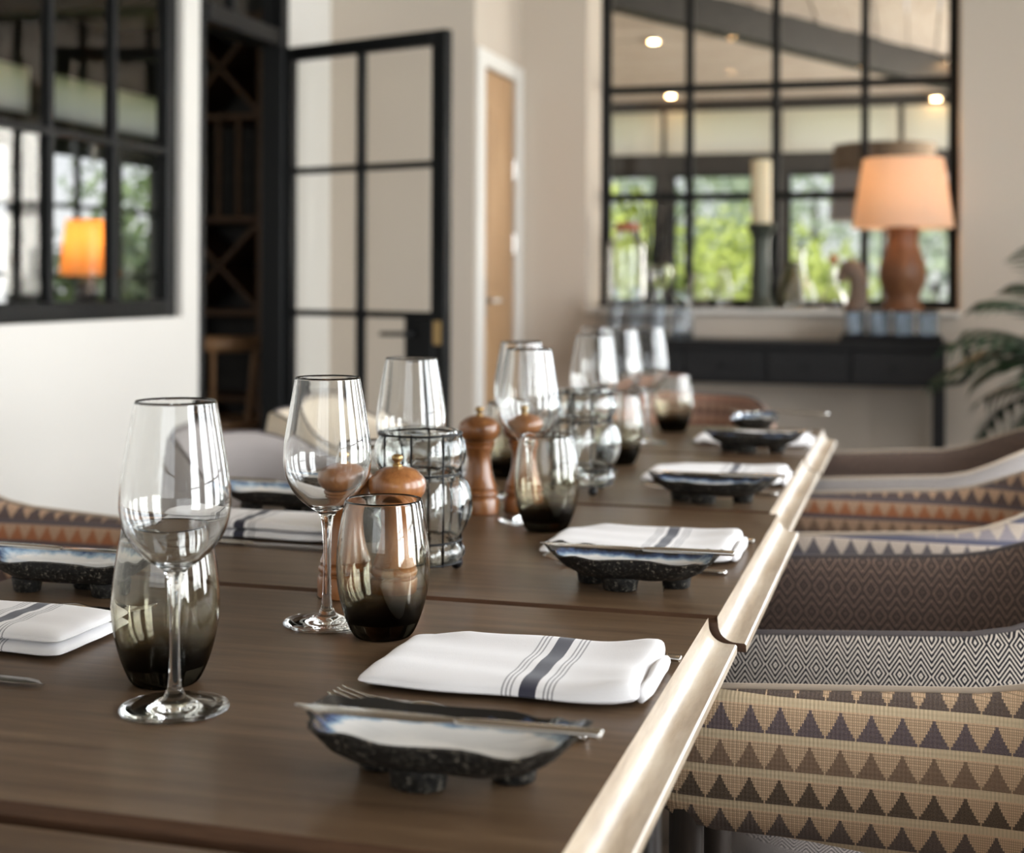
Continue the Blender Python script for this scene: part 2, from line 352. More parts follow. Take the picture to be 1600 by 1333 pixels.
def glazing(name, axis, t, us, vs, bar=.022, frame=.045, dep=.05, glass_=True, rebate=None, root=None, m=None):
    """steel window: outer frame, muntins at the inner us/vs, one pane per cell; every bar and pane is a part"""
    r = root or sroot(name); m = m or M['steel']; d = dep/2
    for a, nm in ((us[0], 'frame_stile'), (us[-1], 'frame_stile')):
        s = frame if a == us[0] else -frame
        obj(nm, *axbox(axis, t-d, t+d, min(a, a+s), max(a, a+s), vs[0], vs[-1], .004), m, r)
    for c in (vs[0], vs[-1]):
        s = frame if c == vs[0] else -frame
        obj('frame_rail', *axbox(axis, t-d, t+d, us[0]+frame, us[-1]-frame, min(c, c+s), max(c, c+s), .004), m, r)
    for a in us[1:-1]: obj('muntin', *axbox(axis, t-d*.8, t+d*.8, a-bar/2, a+bar/2, vs[0]+frame, vs[-1]-frame, .003), m, r)
    for c in vs[1:-1]: obj('muntin', *axbox(axis, t-d*.7, t+d*.7, us[0]+frame, us[-1]-frame, c-bar/2, c+bar/2, .003), m, r)
    if glass_:
        for i in range(len(us)-1):
            for j in range(len(vs)-1):
                a0 = us[i] + (frame if i == 0 else bar/2); a1 = us[i+1] - (frame if i == len(us)-2 else bar/2)
                c0 = vs[j] + (frame if j == 0 else bar/2); c1 = vs[j+1] - (frame if j == len(vs)-2 else bar/2)
                obj('pane', *axbox(axis, t-.002, t+.002, a0, a1, c0, c1), M['pane'], r)
    return r

# ------------------------------------------------------------------ the room shell
wall('floor', 'z', -.1, 0, (-5.4, 2.3), (-2.7, 10.7), [], M['floor'])
wall('ceiling', 'z', 2.75, 2.85, (-2.65, 2.3), (-2.7, 7.0), [], M['ceil'])
# left wall: window opening, then the doorway of the wine room
wall('wall_left', 'x', -2.56, -2.5, (-2.6, 5.86), (0, 2.75), [(2.68, 4.54, .94, 2.42), (4.66, 5.36, 0, 2.5)], M['wall'])
glazing('window_1', 'x', -2.55, [2.68, 3.07, 3.43, 3.79, 4.15, 4.54], [.94, 1.523, 2.1, 2.42], .024, .06, .05)
wall('wall_alcove', 'y', 5.86, 5.93, (-2.65, -1.83), (0, 2.75), [], M['wall_beige'])
wall('wall_side', 'x', -1.97, -1.83, (5.93, 6.6), (0, 2.75), [(5.975, 6.5, 0, 2.02)], M['wall_beige'])
wall('wall_back', 'y', 6.6, 7.0, (-1.97, 2.3), (0, 2.75), [(-1.502, .195, .943, 2.56), (1.2, 2.0, .1, 2.5)], M['wall_beige'])
glazing('window_24', 'y', 6.8, [1.2, 1.6, 2.0], [.1, .9, 1.7, 2.5], .03, .05, .05)
glazing('window_2', 'y', 6.95, [-1.502, -1.064, -.646, -.229, .195], [.943, 1.488, 2.02, 2.56], .038, .046, .05)
bays = [(-.6, .5), (1.0, 2.1), (2.4, 3.5), (3.8, 4.9)]
wall('wall_right', 'x', 2.1, 2.3, (-2.6, 6.6), (0, 2.75), [(a, b, .35, 2.6) for a, b in bays], M['wall'])
for k, (a, b) in enumerate(bays):
    glazing('window_%d' % (20+k), 'x', 2.2, [a, (a+b)/2, b], [.35, 1.1, 1.85, 2.6], .03, .05, .05, True)
wall('wall_front', 'y', -2.7, -2.6, (-2.65, 2.3), (0, 2.75), [(-1.0, 1.4, .8, 2.4)], M['wall'])
glazing('window_6', 'y', -2.65, [-1.0, -.2, .6, 1.4], [.8, 1.6, 2.4], .03, .05, .05)  # window added behind the camera to let the fill lamp in
# baseboards
obj('baseboard_back', *box(-1.83, 1.18, 6.58, 6.6, 0, .12, .004), M['trim']); struct(bpy.data.objects['baseboard_back'])
obj('baseboard_left', *box(-2.5, -2.48, -2.6, 4.64, 0, .12, .004), M['trim']); struct(bpy.data.objects['baseboard_left'])
# black steel doorway to the wine room with the door swung open
dw = sroot('trim_1')
obj('door_post', *box(-2.54, -2.49, 4.66, 4.69, 0, 2.5, .004), M['steel'], dw)
obj('door_post', *box(-2.565, -2.47, 5.30, 5.36, 0, 2.5, .004), M['steel'], dw)
obj('header', *box(-2.60, -2.48, 4.70, 5.30, 2.02, 2.09, .004), M['steel'], dw)
obj('head_rail', *box(-2.60, -2.48, 4.70, 5.30, 2.45, 2.5, .004), M['steel'], dw)
obj('muntin', *box(-2.58, -2.53, 4.985, 5.01, 2.09, 2.45, .003), M['steel'], dw)
for a, b in ((4.70, 4.985), (5.01, 5.30)): obj('pane', *box(-2.558, -2.552, a, b, 2.09, 2.45), M['pane'], dw)
hx, hy = -2.49, 5.36; ang = math.atan2(5.09-hy, -1.69-hx); DL = .845
d1 = sroot('door_1', (hx, hy, 0), ang)
obj('door_stile', *box(0, .055, -.022, .022, .02, 2.02, .004), M['steel'], d1)
obj('door_stile', *box(DL-.07, DL, -.022, .022, .02, 2.02, .004), M['steel'], d1)
obj('door_rail', *box(.055, DL-.07, -.022, .022, 1.965, 2.02, .004), M['steel'], d1)
obj('door_rail', *box(.055, DL-.07, -.022, .022, .02, .16, .004), M['steel'], d1)
obj('muntin', *box(.40, .43, -.018, .018, .16, 1.965, .003), M['steel'], d1)
zz = [.16, .36, .94, 1.515, 1.965]
for z in zz[1:-1]: obj('muntin', *box(.055, DL-.07, -.016, .016, z-.013, z+.013, .003), M['steel'], d1)
for i in range(4):
    for a, b in ((.055, .40), (.43, DL-.07)):
        obj('pane', *box(a, b, -.003, .003, zz[i]+.013, zz[i+1]-.013), M['pane'], d1)
lk = obj('lock_case', *box(DL-.19, DL-.05, -.03, .03, .74, .93, .005), M['steel'], d1)
v, f = tube([(DL-.14, -.03, .87), (DL-.14, -.075, .87), (DL-.16, -.085, .87), (DL-.26, -.085, .868)], .009, 8); obj('lever_handle', v, f, M['steel'], d1, 60)
obj('keyhole_plate', *box(DL-.052, DL-.018, -.026, -.0222, .83, .92, .0015), M['brass'], d1)
for z in (.25, 1.05, 1.8): obj('hinge', *capped([(.011, z-.05), (.011, z+.05)], 10), M['steel'], d1)
# oak door in the side wall
d2 = sroot('door_2', (-1.83, 0, 0))
obj('door_leaf', *box(-.05, -.006, 5.98, 6.495, .005, 2.015, .003), M['oakdoor'], d2)
for a, b, c, e in ((6.07, 6.41, .2, .85), (6.07, 6.41, 1.05, 1.85)): obj('door_panel', *box(-.02, -.001, a, b, c, e, .006), M['oakdoor'], d2)
obj('architrave', *box(0, .018, 5.875, 5.97, 0, 2.09, .004), M['trim'], d2); obj('architrave', *box(0, .018, 6.50, 6.595, 0, 2.09, .004), M['trim'], d2)
obj('architrave', *box(0, .018, 5.97, 6.50, 2.02, 2.09, .004), M['trim'], d2)
obj('handle_plate', *box(-.006, .003, 6.01, 6.045, .90, 1.08, .002), M['cutlery'], d2)
obj('lever_handle', *tube([(.002, 6.028, .985), (.035, 6.028, .985), (.045, 6.04, .985), (.045, 6.15, .985)], .009, 8), M['cutlery'], d2, 60)
for z in (.3, 1.25, 1.6): obj('hinge', *capped([(.008, z-.045), (.008, z+.045)], 10), M['cutlery'], d2).location = (.0, 6.493, 0)

# ------------------------------------------------------------------ the lounge beyond the left wall and the garden room beyond the back wall
wall('wall_divider', 'x', -2.65, -2.5, (5.93, 10.6), (0, 3.2), [], M['lounge'])
lh = [(5.0, 6.1), (6.2, 7.6), (7.75, 9.3)]
wall('wall_lounge', 'x', -5.4, -5.25, (-2.6, 10.6), (0, 2.75), [(a, b, .65, 1.93) for a, b in lh] + [(a, b, 2.1, 2.36) for a, b in lh], M['timber'])
for k, (a, b) in enumerate(lh): 
    r = glazing('window_%d' % (7+k), 'x', -5.33, [a, a+(b-a)/3, a+2*(b-a)/3, b], [.65, 1.1, 1.55, 1.93], .03, .05, .05)
    obj('blind', *box(-5.26, -5.235, a, b, 2.09, 2.37, .004), M['blind'], r)
wall('wall_lounge_far', 'y', 9.6, 9.75, (-5.25, -2.65), (0, 2.75), [(-5.0, -3.7, .65, 2.1)], M['lounge'])
glazing('window_10', 'y', 9.68, [-5.0, -4.57, -4.13, -3.7], [.65, 1.1, 1.6, 2.1], .03, .05, .05)
wall('wall_lounge_front', 'y', -2.7, -2.6, (-5.4, -2.65), (0, 2.75), [(-4.9, -3.1, .7, 2.3)], M['lounge'])
glazing('window_16', 'y', -2.65, [-4.9, -4.3, -3.7, -3.1], [.7, 1.5, 2.3], .03, .05, .05)  # unseen window, added so the lounge's brightening lamp can shine in
wall('ceiling_lounge', 'z', 2.75, 2.85, (-5.4, -2.65), (-2.7, 10.7), [], M['lounge_ceil'])
for y in (4.9, 6.9, 8.6): tag(obj('ceiling_beam', *box(-5.25, -2.65, y-.07, y+.07, 2.55, 2.75, .008), M['timber']), kind='structure')
# garden room
gp = [-2.5, -1.8, -.95, -.1, .75, 1.0]
gh = [(gp[i]+.05, gp[i+1]-.05) for i in range(4)]
wall('wall_garden', 'y', 10.5, 10.62, (-2.5, 1.15), (0, 3.0), [(a, b, .55, 1.88) for a, b in gh] + [(a, b, 2.04, 2.31) for a, b in gh], M['timber'])
for k, (a, b) in enumerate(gh):
    r = glazing('window_%d' % (11+k), 'y', 10.56, [a, b], [.55, 1.88], .03, .03, .05)
    obj('blind', *box(a-.03, b+.03, 10.46, 10.49, 2.02, 2.33, .004), M['blind'], r)
wall('wall_garden_right', 'x', 1.0, 1.15, (7.0, 10.5), (0, 3.0), [(7.5, 9.9, .9, 2.2)], M['wall'])
glazing('window_15', 'x', 1.07, [7.5, 8.3, 9.1, 9.9], [.9, 1.55, 2.2], .03, .05, .05)
k_ = .147
def roof(name, cut, m):    # one slope of the hipped, boarded ceiling, board by board
    r = sroot(name)
    if cut == 'y':
        n = 22; ys = [10.5 - 3.5*i/n for i in range(n+1)]
        for i in range(n):
            y0, y1 = ys[i], ys[i+1]+.006; x0 = 1.0-(10.5-y0); x1 = 1.0-(10.5-y1); e_ = .006*(i % 2); z0 = 2.42+e_+k_*(10.5-y0); z1 = 2.42+e_+k_*(10.5-y1)
            v = [(-2.5, y0, z0), (x0, y0, z0), (x1, y1, z1), (-2.5, y1, z1)]; v += [(x, y, z+.03) for x, y, z in v]
            obj('ceiling_board', v, [(0, 1, 2, 3), (7, 6, 5, 4), (0, 4, 5, 1), (1, 5, 6, 2), (2, 6, 7, 3), (3, 7, 4, 0)], m, r)
    else:
        n = 20; xs = [1.0 - 3.5*i/n for i in range(n+1)]
        for i in range(n):
            x0, x1 = xs[i], xs[i+1]+.006; y0 = 10.5-(1-x0); y1 = 10.5-(1-x1); e_ = .006*(i % 2); z0 = 2.42+e_+k_*(1-x0); z1 = 2.42+e_+k_*(1-x1)
            v = [(x0, 7.0, z0), (x1, 7.0, z1), (x1, max(y1, 7.0), z1), (x0, y0, z0)]; v += [(x, y, z+.03) for x, y, z in v]
            obj('ceiling_board', v, [(3, 2, 1, 0), (4, 5, 6, 7), (0, 1, 5, 4), (1, 2, 6, 5), (2, 3, 7, 6), (3, 0, 4, 7)], m, r)
    return r
roof('ceiling_garden', 'y', M['boards_x']); roof('ceiling_garden_hip', 'x', M['boards_y'])
wall('roof_garden', 'z', 3.2, 3.25, (-2.7, 1.3), (6.9, 10.8), [], M['timber'])
def beam(a, b, w_, h_):
    a = Vector(a); b = Vector(b); t = (b-a).normalized(); s = t.cross(Vector((0, 0, 1))).normalized()*w_/2; u = Vector((0, 0, h_))
    v = [p + q for p in (a, b) for q in (-s, s, s-u, -s-u)]
    return v, [(0, 1, 2, 3), (7, 6, 5, 4), (0, 4, 5, 1), (1, 5, 6, 2), (2, 6, 7, 3), (3, 7, 4, 0)]
tag(obj('ceiling_beam', *beam((.98, 10.48, 2.43), (-2.45, 7.05, 2.42+k_*3.43), .13, .2), M['timber']), kind='structure')

# ------------------------------------------------------------------ tables
YS = [(.10, .742), (.75, 1.357), (1.363, 1.997), (2.003, 2.645), (2.651, 3.18)]
XO = [0, 0, .008, -.004, -.002]
MP = [(0, 0), (.0006, -.007)] + [(.0185-.0179*math.cos(q), -.007-.0165*math.sin(q)) for q in [PI/2*i/8 for i in range(1, 9)]] + [(.026, -.0237), (.0275, -.0252), (.0275, -.032)]
names = ['nearest table of the row, cut off at the bottom', 'second table of the row, under the large striped napkin', 'third table of the row, under the nearer caged jar', 'fourth table of the row, under the further caged jar', 'farthest table of the row, before the black console']
for (y0, y1), xo, nm in zip(YS, XO, names):
    T = thing('dining_table', 'dark oak ' + nm, 'table', (-.559+xo, (y0+y1)/2, 0), 0, 'oak tables set end to end')
    hl = (y1-y0)/2; hw = .371; c = .006; zt = .75 if y0 > .5 else .744
    # flat board with chamfered ends
    v = []; prof = [(-hl, zt-.032), (-hl, zt-c), (-hl+c, zt), (hl-c, zt), (hl, zt-c), (hl, zt-.032)]
    for x in (-hw, hw): v += [(x, y, z) for y, z in prof]
    f = [(0, 1, 2, 3, 4, 5), (11, 10, 9, 8, 7, 6)] + [(i, i+6, (i+1) % 6+6, (i+1) % 6) for i in range(6)]
    tp = obj('table_top', v, f, M['table'], T)
    tp.data.materials.append(M['endgrain'])
    for p in tp.data.polygons:
        if abs(p.normal.y) > .3: p.material_index = 1
    for s in (-1, 1):
        v = []; n = len(MP) + 1
        pr = [(s*(hw+x), zt+z) for x, z in MP] + [(s*(hw), zt-.032)]
        for y in (-hl, hl): v += [(x, y, z) for x, z in pr]
        f = [(i, (i+1) % n, (i+1) % n+n, i+n) if s < 0 else (i+n, (i+1) % n+n, (i+1) % n, i) for i in range(n-1)]
        f += [tuple(range(n)) if s > 0 else tuple(range(n-1, -1, -1)), tuple(range(2*n-1, n-1, -1)) if s > 0 else tuple(range(n, 2*n))]
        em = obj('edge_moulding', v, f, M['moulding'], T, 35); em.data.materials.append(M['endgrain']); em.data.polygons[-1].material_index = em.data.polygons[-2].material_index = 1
        em['label'] = 'worn cove-moulded edge strip, its sheen put into the pale colour'
        obj('apron', *box(s*(hw-.19)-.01, s*(hw-.19)+.01, -hl+.06, hl-.06, zt-.052, zt-.033, .002), M['chairleg'], T)
        for e in (-1, 1):
            obj('leg', *box(s*(hw-.19)-.025, s*(hw-.19)+.025, e*(hl-.06)-.025, e*(hl-.06)+.025, 0, zt-.033, .004), M['chairleg'], T)
        obj('cross_rail', *box(-(hw-.20), hw-.20, s*(hl-.06)-.01, s*(hl-.06)+.01, zt-.052, zt-.034, .002), M['chairleg'], T)

# ------------------------------------------------------------------ upholstered chairs: a wrap-around band on four legs, seat below
def upath(hw=.22, x0=-.26, xc=.06, n=11, m=20):
    """points of the U from the far arm's tip round the back to the near arm's tip, chair facing -X"""
    p = [(x0+(xc-x0)*i/n, hw) for i in range(n)]
    p += [(xc+.26*math.sin(PI*k/m), hw*math.cos(PI*k/m)) for k in range(m+1)]
    p += [(xc+(x0-xc)*i/n, -hw) for i in range(1, n+1)]
    return p
def topz(x): # rim height rises towards the back
    t = min(max((x-.06)/.21, 0), 1); return .688 + .062*(min(x, .24)+.2) + .052*t*t*(3-2*t)
def chair(label, loc, rz, outer, inner, seat, pipe, group, back_add=0.0):
    T = thing('tub_chair', label, 'chair', loc, rz, group)
    P = upath(); n = len(P); th = .024
    nor = []
    for i in range(n):
        a = Vector(P[min(i+1, n-1)]); b = Vector(P[max(i-1, 0)]); t = (a-b).normalized(); nor.append(Vector((-t.y, t.x)))
    L = [0]
    for i in range(1, n): L.append(L[-1] + (Vector(P[i])-Vector(P[i-1])).length)
    R = 8
    def shell(side):
        v = []; uv = []; f = []
        for i in range(n):
            x, y = P[i]; zt = topz(x) + back_add*max(0, min(1, (x+.1)/.3)); zb = .566 - .03*max(0, min(1, (x+.1)/.3))
            k = min(1, min(i, n-1-i)/3.0); k = math.sin(k*PI/2)   # rounded arm tips
            zm = (zt+zb)/2; zt = zm+(zt-zm)*(.35+.65*k); zb = zm-(zm-zb)*(.35+.65*k)
            o = nor[i]*side
            lean = .0
            for j in range(R+1):
                q = j/R; z = zb + (zt-zb)*q; bul = th*(math.sin(PI*(.08+.84*q)))**.45*(.4+.6*k)
                v.append((x+o.x*bul, y+o.y*bul, z)); uv.append((L[i], z-.566))
        for i in range(n-1):
            for j in range(R):
                a = i*(R+1)+j; c = (i+1)*(R+1)+j
                f.append((a, c, c+1, a+1) if side > 0 else (a, a+1, c+1, c))
        # lip closing to the middle line at top, bottom and tips
        base = len(v)
        for i in range(n):
            x, y = P[i]; v.append((x, y, v[i*(R+1)+R][2]+.004)); uv.append((L[i], v[-1][2]-.566))
        b2 = len(v)
        for i in range(n):
            x, y = P[i]; v.append((x, y, v[i*(R+1)][2]-.003)); uv.append((L[i], v[-1][2]-.566))
        for i in range(n-1):
            a = i*(R+1)+R; c = (i+1)*(R+1)+R; f.append((a, c, base+i+1, base+i) if side > 0 else (base+i, base+i+1, c, a))
            a = i*(R+1); c = (i+1)*(R+1); f.append((b2+i, b2+i+1, c, a) if side > 0 else (a, c, b2+i+1, b2+i))
        for i in (0, n-1):
            ring = [i*(R+1)+j for j in range(R+1)]; f.append(tuple([b2+i]+ring+[base+i]))
        return v, f, uv, base
    vo, fo, uo, base = shell(1); obj('outer_cover', vo, fo, M[outer], T, 70, uo)
    rim = [Vector(p)+Vector((0, 0, .001)) for p in vo[base:base+n]]
    vi, fi, ui, _ = shell(-1); obj('inner_cover', vi, fi, M[inner], T, 70, ui)
    obj('piping', *tube(rim, .0034, 6), M[pipe], T, 180)
    # seat pad
    v = []; f = []; uv = []; N = 28
    rings = [(.90, .395), (1.0, .405), (1.02, .43), (.98, .452), (.80, .462), (.4, .466)]
    def so(k):
        t = 2*PI*k/N; ct, st = math.cos(t), math.sin(t); return (.02+.24*math.copysign(abs(ct)**.6, ct), .195*math.copysign(abs(st)**.6, st))
    for s, z in rings:
        for k in range(N): x, y = so(k); v.append((.02+(x-.02)*s, y*s, z)); uv.append((v[-1][0], v[-1][1] if z > .43 else z))
    v.append((.02, 0, .467)); uv.append((.02, 0))
    for r in range(5):
        for k in range(N): f.append((r*N+k, r*N+(k+1) % N, (r+1)*N+(k+1) % N, (r+1)*N+k))
    for k in range(N): f.append((5*N+k, 5*N+(k+1) % N, 6*N))
    f.append(tuple(range(N-1, -1, -1)))
    obj('seat', v, f, M[seat], T, 80, uv)
    obj('seat_frame', *box(-.18, .2, -.165, .165, .36, .394, .006), M['chairleg'], T)
    for s in (-1, 1):
        obj('leg', *tube([(-.2, s*.222, 0), (-.2, s*.221, .3), (-.2, s*.22, .60)], [.012, .016, .0165], 10), M['chairleg'], T, 60)
        obj('leg', *tube([(.27, s*.15, 0), (.235, s*.14, .36), (.225, s*.135, .56)], [.012, .016, .015], 10), M['chairleg'], T, 60)
        obj('side_rail', *box(-.2, .0, min(s*.16, s*.215), max(s*.16, s*.215), .35, .385, .004), M['chairleg'], T)
    return T
GR = 'tub chairs along the right side of the tables'; GL = 'tub chairs along the left side of the tables'
CX = -.003
chair('tub chair nearest on the right, inside woven with navy and taupe triangles on beige', (CX, 1.105, 0), 0, 'dia', 'tri', 'dia_seat', 'piping_lite', GR)
chair('tub chair second on the right, black and cream diamonds outside, dark brown zigzags inside', (CX, 1.755, 0), 0, 'dia', 'dia_brown', 'dia_seat', 'piping_dark', GR)
chair('tub chair third on the right, navy triangles on pale rust outside, rust triangles inside', (CX, 2.375, 0), 0, 'tri_pale', 'tri_rust', 'tri', 'piping_lite', GR)
chair('tub chair farthest on the right, pale grey weave outside and plain brown inside', (CX, 3.0, 0), 0, 'grey', 'dia_brown', 'grey', 'piping_lite', GR)
LX = -1.13
chair('tub chair nearest on the left, rust and navy triangle weave, beside the white wall', (LX-.15, 1.74, 0), PI, 'tri_pale', 'tri_rust', 'tri', 'piping_lite', GL)
chair('plain grey tub chair in the middle of the left side, behind the wine glasses', (LX+.12, 2.42, 0), PI, 'plain_grey', 'plain_grey', 'plain_grey', 'piping_dark', GL)
chair('cream tub chair farthest on the left, in front of the dark wine room', (LX+.04, 3.03, 0), PI, 'cream', 'cream', 'cream', 'piping_dark', GL)
chair('rust brown tub chair at the head of the table before the console', (-.56, 3.48, 0), PI/2, 'rustplain', 'rustplain', 'rustplain', 'piping_dark', None)

# ------------------------------------------------------------------ glasses
def wine_glass(label, loc, group):
    T = thing('wine_glass', label, 'glass', loc, 0, group); S = 44
    foot = [(.0002, .0009), (.030, .0002), (.0395, .0002), (.0408, .0010), (.0404, .0020), (.030, .0030), (.017, .0048), (.0085, .0090), (.0055, .0150)]
    stem = [(.0055, .0150), (.0043, .025), (.0037, .045), (.0037, .070), (.0044, .088), (.0062, .099), (.0095, .1045)]
    out = [(.0095, .1045), (.017, .1092), (.026, .1165), (.0335, .1258), (.0385, .1365), (.0408, .148), (.0411, .157), (.0402, .170), (.0378, .186), (.0346, .205), (.0304, .2280)]
    inn = [(.0300, .2290), (.0297, .2282), (.0336, .205), (.0367, .186), (.0391, .170), (.0400, .157), (.0397, .148), (.0374, .1372), (.0323, .127), (.0248, .1182), (.016, .1112), (.008, .1085), (.0002, .1078)]
    obj('foot', *lathe(foot, S), M['glass'], T, 180); obj('stem', *lathe(stem, S), M['glass'], T, 180)
    sm = [(p.x, p.y) for p in spline([(r, z, 0) for r, z in out], 3)] + [(.03035, .2287)]
    si = [(p.x, p.y) for p in spline([(r, z, 0) for r, z in inn], 3)]
    obj('bowl', *lathe(sm+si, S), M['glass'], T, 180)
    return T
def stemless(label, loc, group):
    T = thing('stemless_tumbler', label, 'glass', loc, 0, group); S = 44
    out = [(.0002, .0012), (.020, .0004), (.0255, .0012), (.0305, .009), (.0362, .024), (.0405, .042), (.0424, .060), (.0418, .078), (.0395, .097), (.0352, .1212)]
    inn = [(.0348, .1222), (.0343, .1212), (.0382, .097), (.0403, .078), (.0408, .060), (.0388, .043), (.0345, .028), (.028, .019), (.018, .0155), (.0002, .0145)]
    pr = [(p.x, p.y) for p in spline([(r, z, 0) for r, z in out], 3)] + [(p.x, p.y) for p in spline([(r, z, 0) for r, z in inn], 3)]
    o = obj('smoked_bowl', *lathe(pr, S), M['smoke'], T, 180); return T
Z = .7502
GW = 'stemmed wine glasses on the tables'; GS = 'smoked stemless tumblers on the tables'
wg = wine_glass('large clear wine glass nearest the camera, left foreground', (-.530, .953, Z), GW)
for lb, x, y in (('clear wine glass standing in front of the two near pepper mills', -.527, 1.232),
                 ('clear wine glass rising behind the nearer caged glass jar', -.568, 1.575),
                 ('clear wine glass just behind the middle smoked tumbler, right of the further mills', -.496, 1.838),
                 ('clear wine glass half hidden behind the one over the further mills', -.565, 2.05),
                 ('clear wine glass at the far end, first and lowest of the distant group of four', -.522, 2.357),
                 ('clear wine glass at the far end, farthest left of the three tall distant ones', -.615, 2.80),
                 ('clear wine glass at the far end, middle one of the three tall distant ones', -.545, 2.70),
                 ('clear wine glass at the far end, rightmost of all, against the black console', -.51, 2.80)):
    again(wg, lb, (x, y, Z), random.random())
sg = stemless('smoked stemless tumbler behind the nearest wine glass, dark at its base', (-.572, 1.014, Z), GS)
for lb, x, y in (('smoked stemless tumbler in front of the near pepper mills, beside the striped napkin', -.460, 1.203),
                 ('smoked stemless tumbler in mid table, in front of the further pepper mills', -.455, 1.775),
                 ('smoked stemless tumbler hidden behind the nearer caged glass jar', -.64, 1.625),
                 ('smoked stemless tumbler showing its dark base left of the further caged jar', -.638, 2.24),
                 ('smoked stemless tumbler below the distant wine glasses, right of the further caged jar', -.498, 2.457),
                 ('smoked stemless tumbler alone at the far end, before the rust chair', -.497, 3.03)):
    again(sg, lb, (x, y, Z), random.random())

# ------------------------------------------------------------------ pepper mills
def mill(label, loc, group):
    T = thing('pepper_mill', label, 'pepper mill', loc, 0, group); S = 36
    body = [(.0005, 0), (.0262, 0), (.0275, .0012), (.0278, .018), (.0262, .0215), (.0235, .0225), (.0235, .0245), (.0262, .0258), (.0268, .0285), (.0255, .0315), (.0238, .0325), (.0238, .0342), (.0250, .0358), (.0228, .041), (.0195, .050), (.0172, .060), (.0160, .070), (.0160, .078), (.0172, .0855), (.0195, .0890), (.0205, .0905), (.0205, .0925), (.0195, .0935), (.0215, .0960), (.0222, .0985), (.0210, .1), (.0005, .1)]
    head = [(.0005, .1003), (.0185, .1003), (.0240, .1030), (.0277, .1085), (.0290, .1150), (.0284, .1205), (.0255, .1255), (.0248, .1260), (.0244, .1257), (.0205, .1298), (.0140, .1330), (.0070, .1345), (.0005, .1348)]
    knob = [(.0005, .1348), (.0048, .1348), (.0048, .1362), (.0030, .1375), (.0030, .1392), (.0054, .1412), (.0058, .1436), (.0050, .1455), (.0030, .1466), (.0005, .1468)]
    obj('body', *capped(body, S), M['mill'], T, 40); obj('head', *capped(head, S), M['mill'], T, 40)
    kb = obj('knob', *capped(knob, 20), M['brass'], T, 50); kb['label'] = 'small brass knob'; return T
GM = 'turned wooden pepper and salt mills'
pm = mill('turned wooden mill with brass knob, clearest, just left of the nearer caged jar', (-.497, 1.338, Z), GM)
again(pm, 'turned wooden mill half hidden behind the second wine glass and tumbler', (-.556, 1.345, Z), 1, GM)
again(pm, 'turned wooden mill standing free further back, left of the middle wine glass', (-.578, 1.88, Z), 2, GM)
again(pm, 'turned wooden mill seen through the middle wine glass and tumbler', (-.524, 1.915, Z), 3, GM)

# ------------------------------------------------------------------ blown glass in wire cages
def caged(label, loc, group):
    T = thing('caged_glass_jar', label, 'jar', loc, .12, group); W = 8; rc = .0455
    ring_z = [.014, .037, .110, .153]
    for z in ring_z: obj('ring', *tube([(rc*math.cos(2*PI*k/40), rc*math.sin(2*PI*k/40), z) for k in range(40)], .0014, 6, True), M['wire'], T, 180)
    for k in range(W):
        t = 2*PI*k/W; c, s = math.cos(t), math.sin(t); obj('upright', *tube([(rc*c, rc*s, .012), (rc*c, rc*s, .155)], .0013, 6), M['wire'], T, 180)
    for k in range(3):
        t = 2*PI*k/3 + .6; obj('ball_foot', *sphere(.0068, .044*math.cos(t), .044*math.sin(t), .0068), M['wire'], T, 180)
    pts = [(.030, .010), (.040, .013), (.0490, .018), (.0500, .027), (.0425, .037), (.0505, .048), (.0575, .066), (.0580, .083), (.0520, .100), (.0425, .110), (.0490, .120), (.0515, .132), (.0490, .145), (.0425, .153), (.041, .1565)]
    def rf(r, z, t, i):
        b = abs(math.sin(W*t/2))**.6; lim = .0425
        return r if r <= lim else lim + (r-lim)*(.25+.75*b)
    sm = [(p.x, p.y) for p in spline([(r, z, 0) for r, z in pts], 3)]
    full = [(.0002, .0095)] + sm + [(r-.0022, z) for r, z in reversed(sm) if z > .0125] + [(.0002, .0125)]
    obj('glass_jar', *lathe(full, 64, False, rf), M['greenglass'], T, 180); return T
GC = 'blown glass jars in black wire cages'
cj = caged('nearer black wire cage with bulging clear glass jar, behind the front pepper mills', (-.522, 1.478, Z), GC)
again(cj, 'further black wire cage with bulging clear glass jar, under the distant wine glasses', (-.485, 2.114, Z), .5, GC)

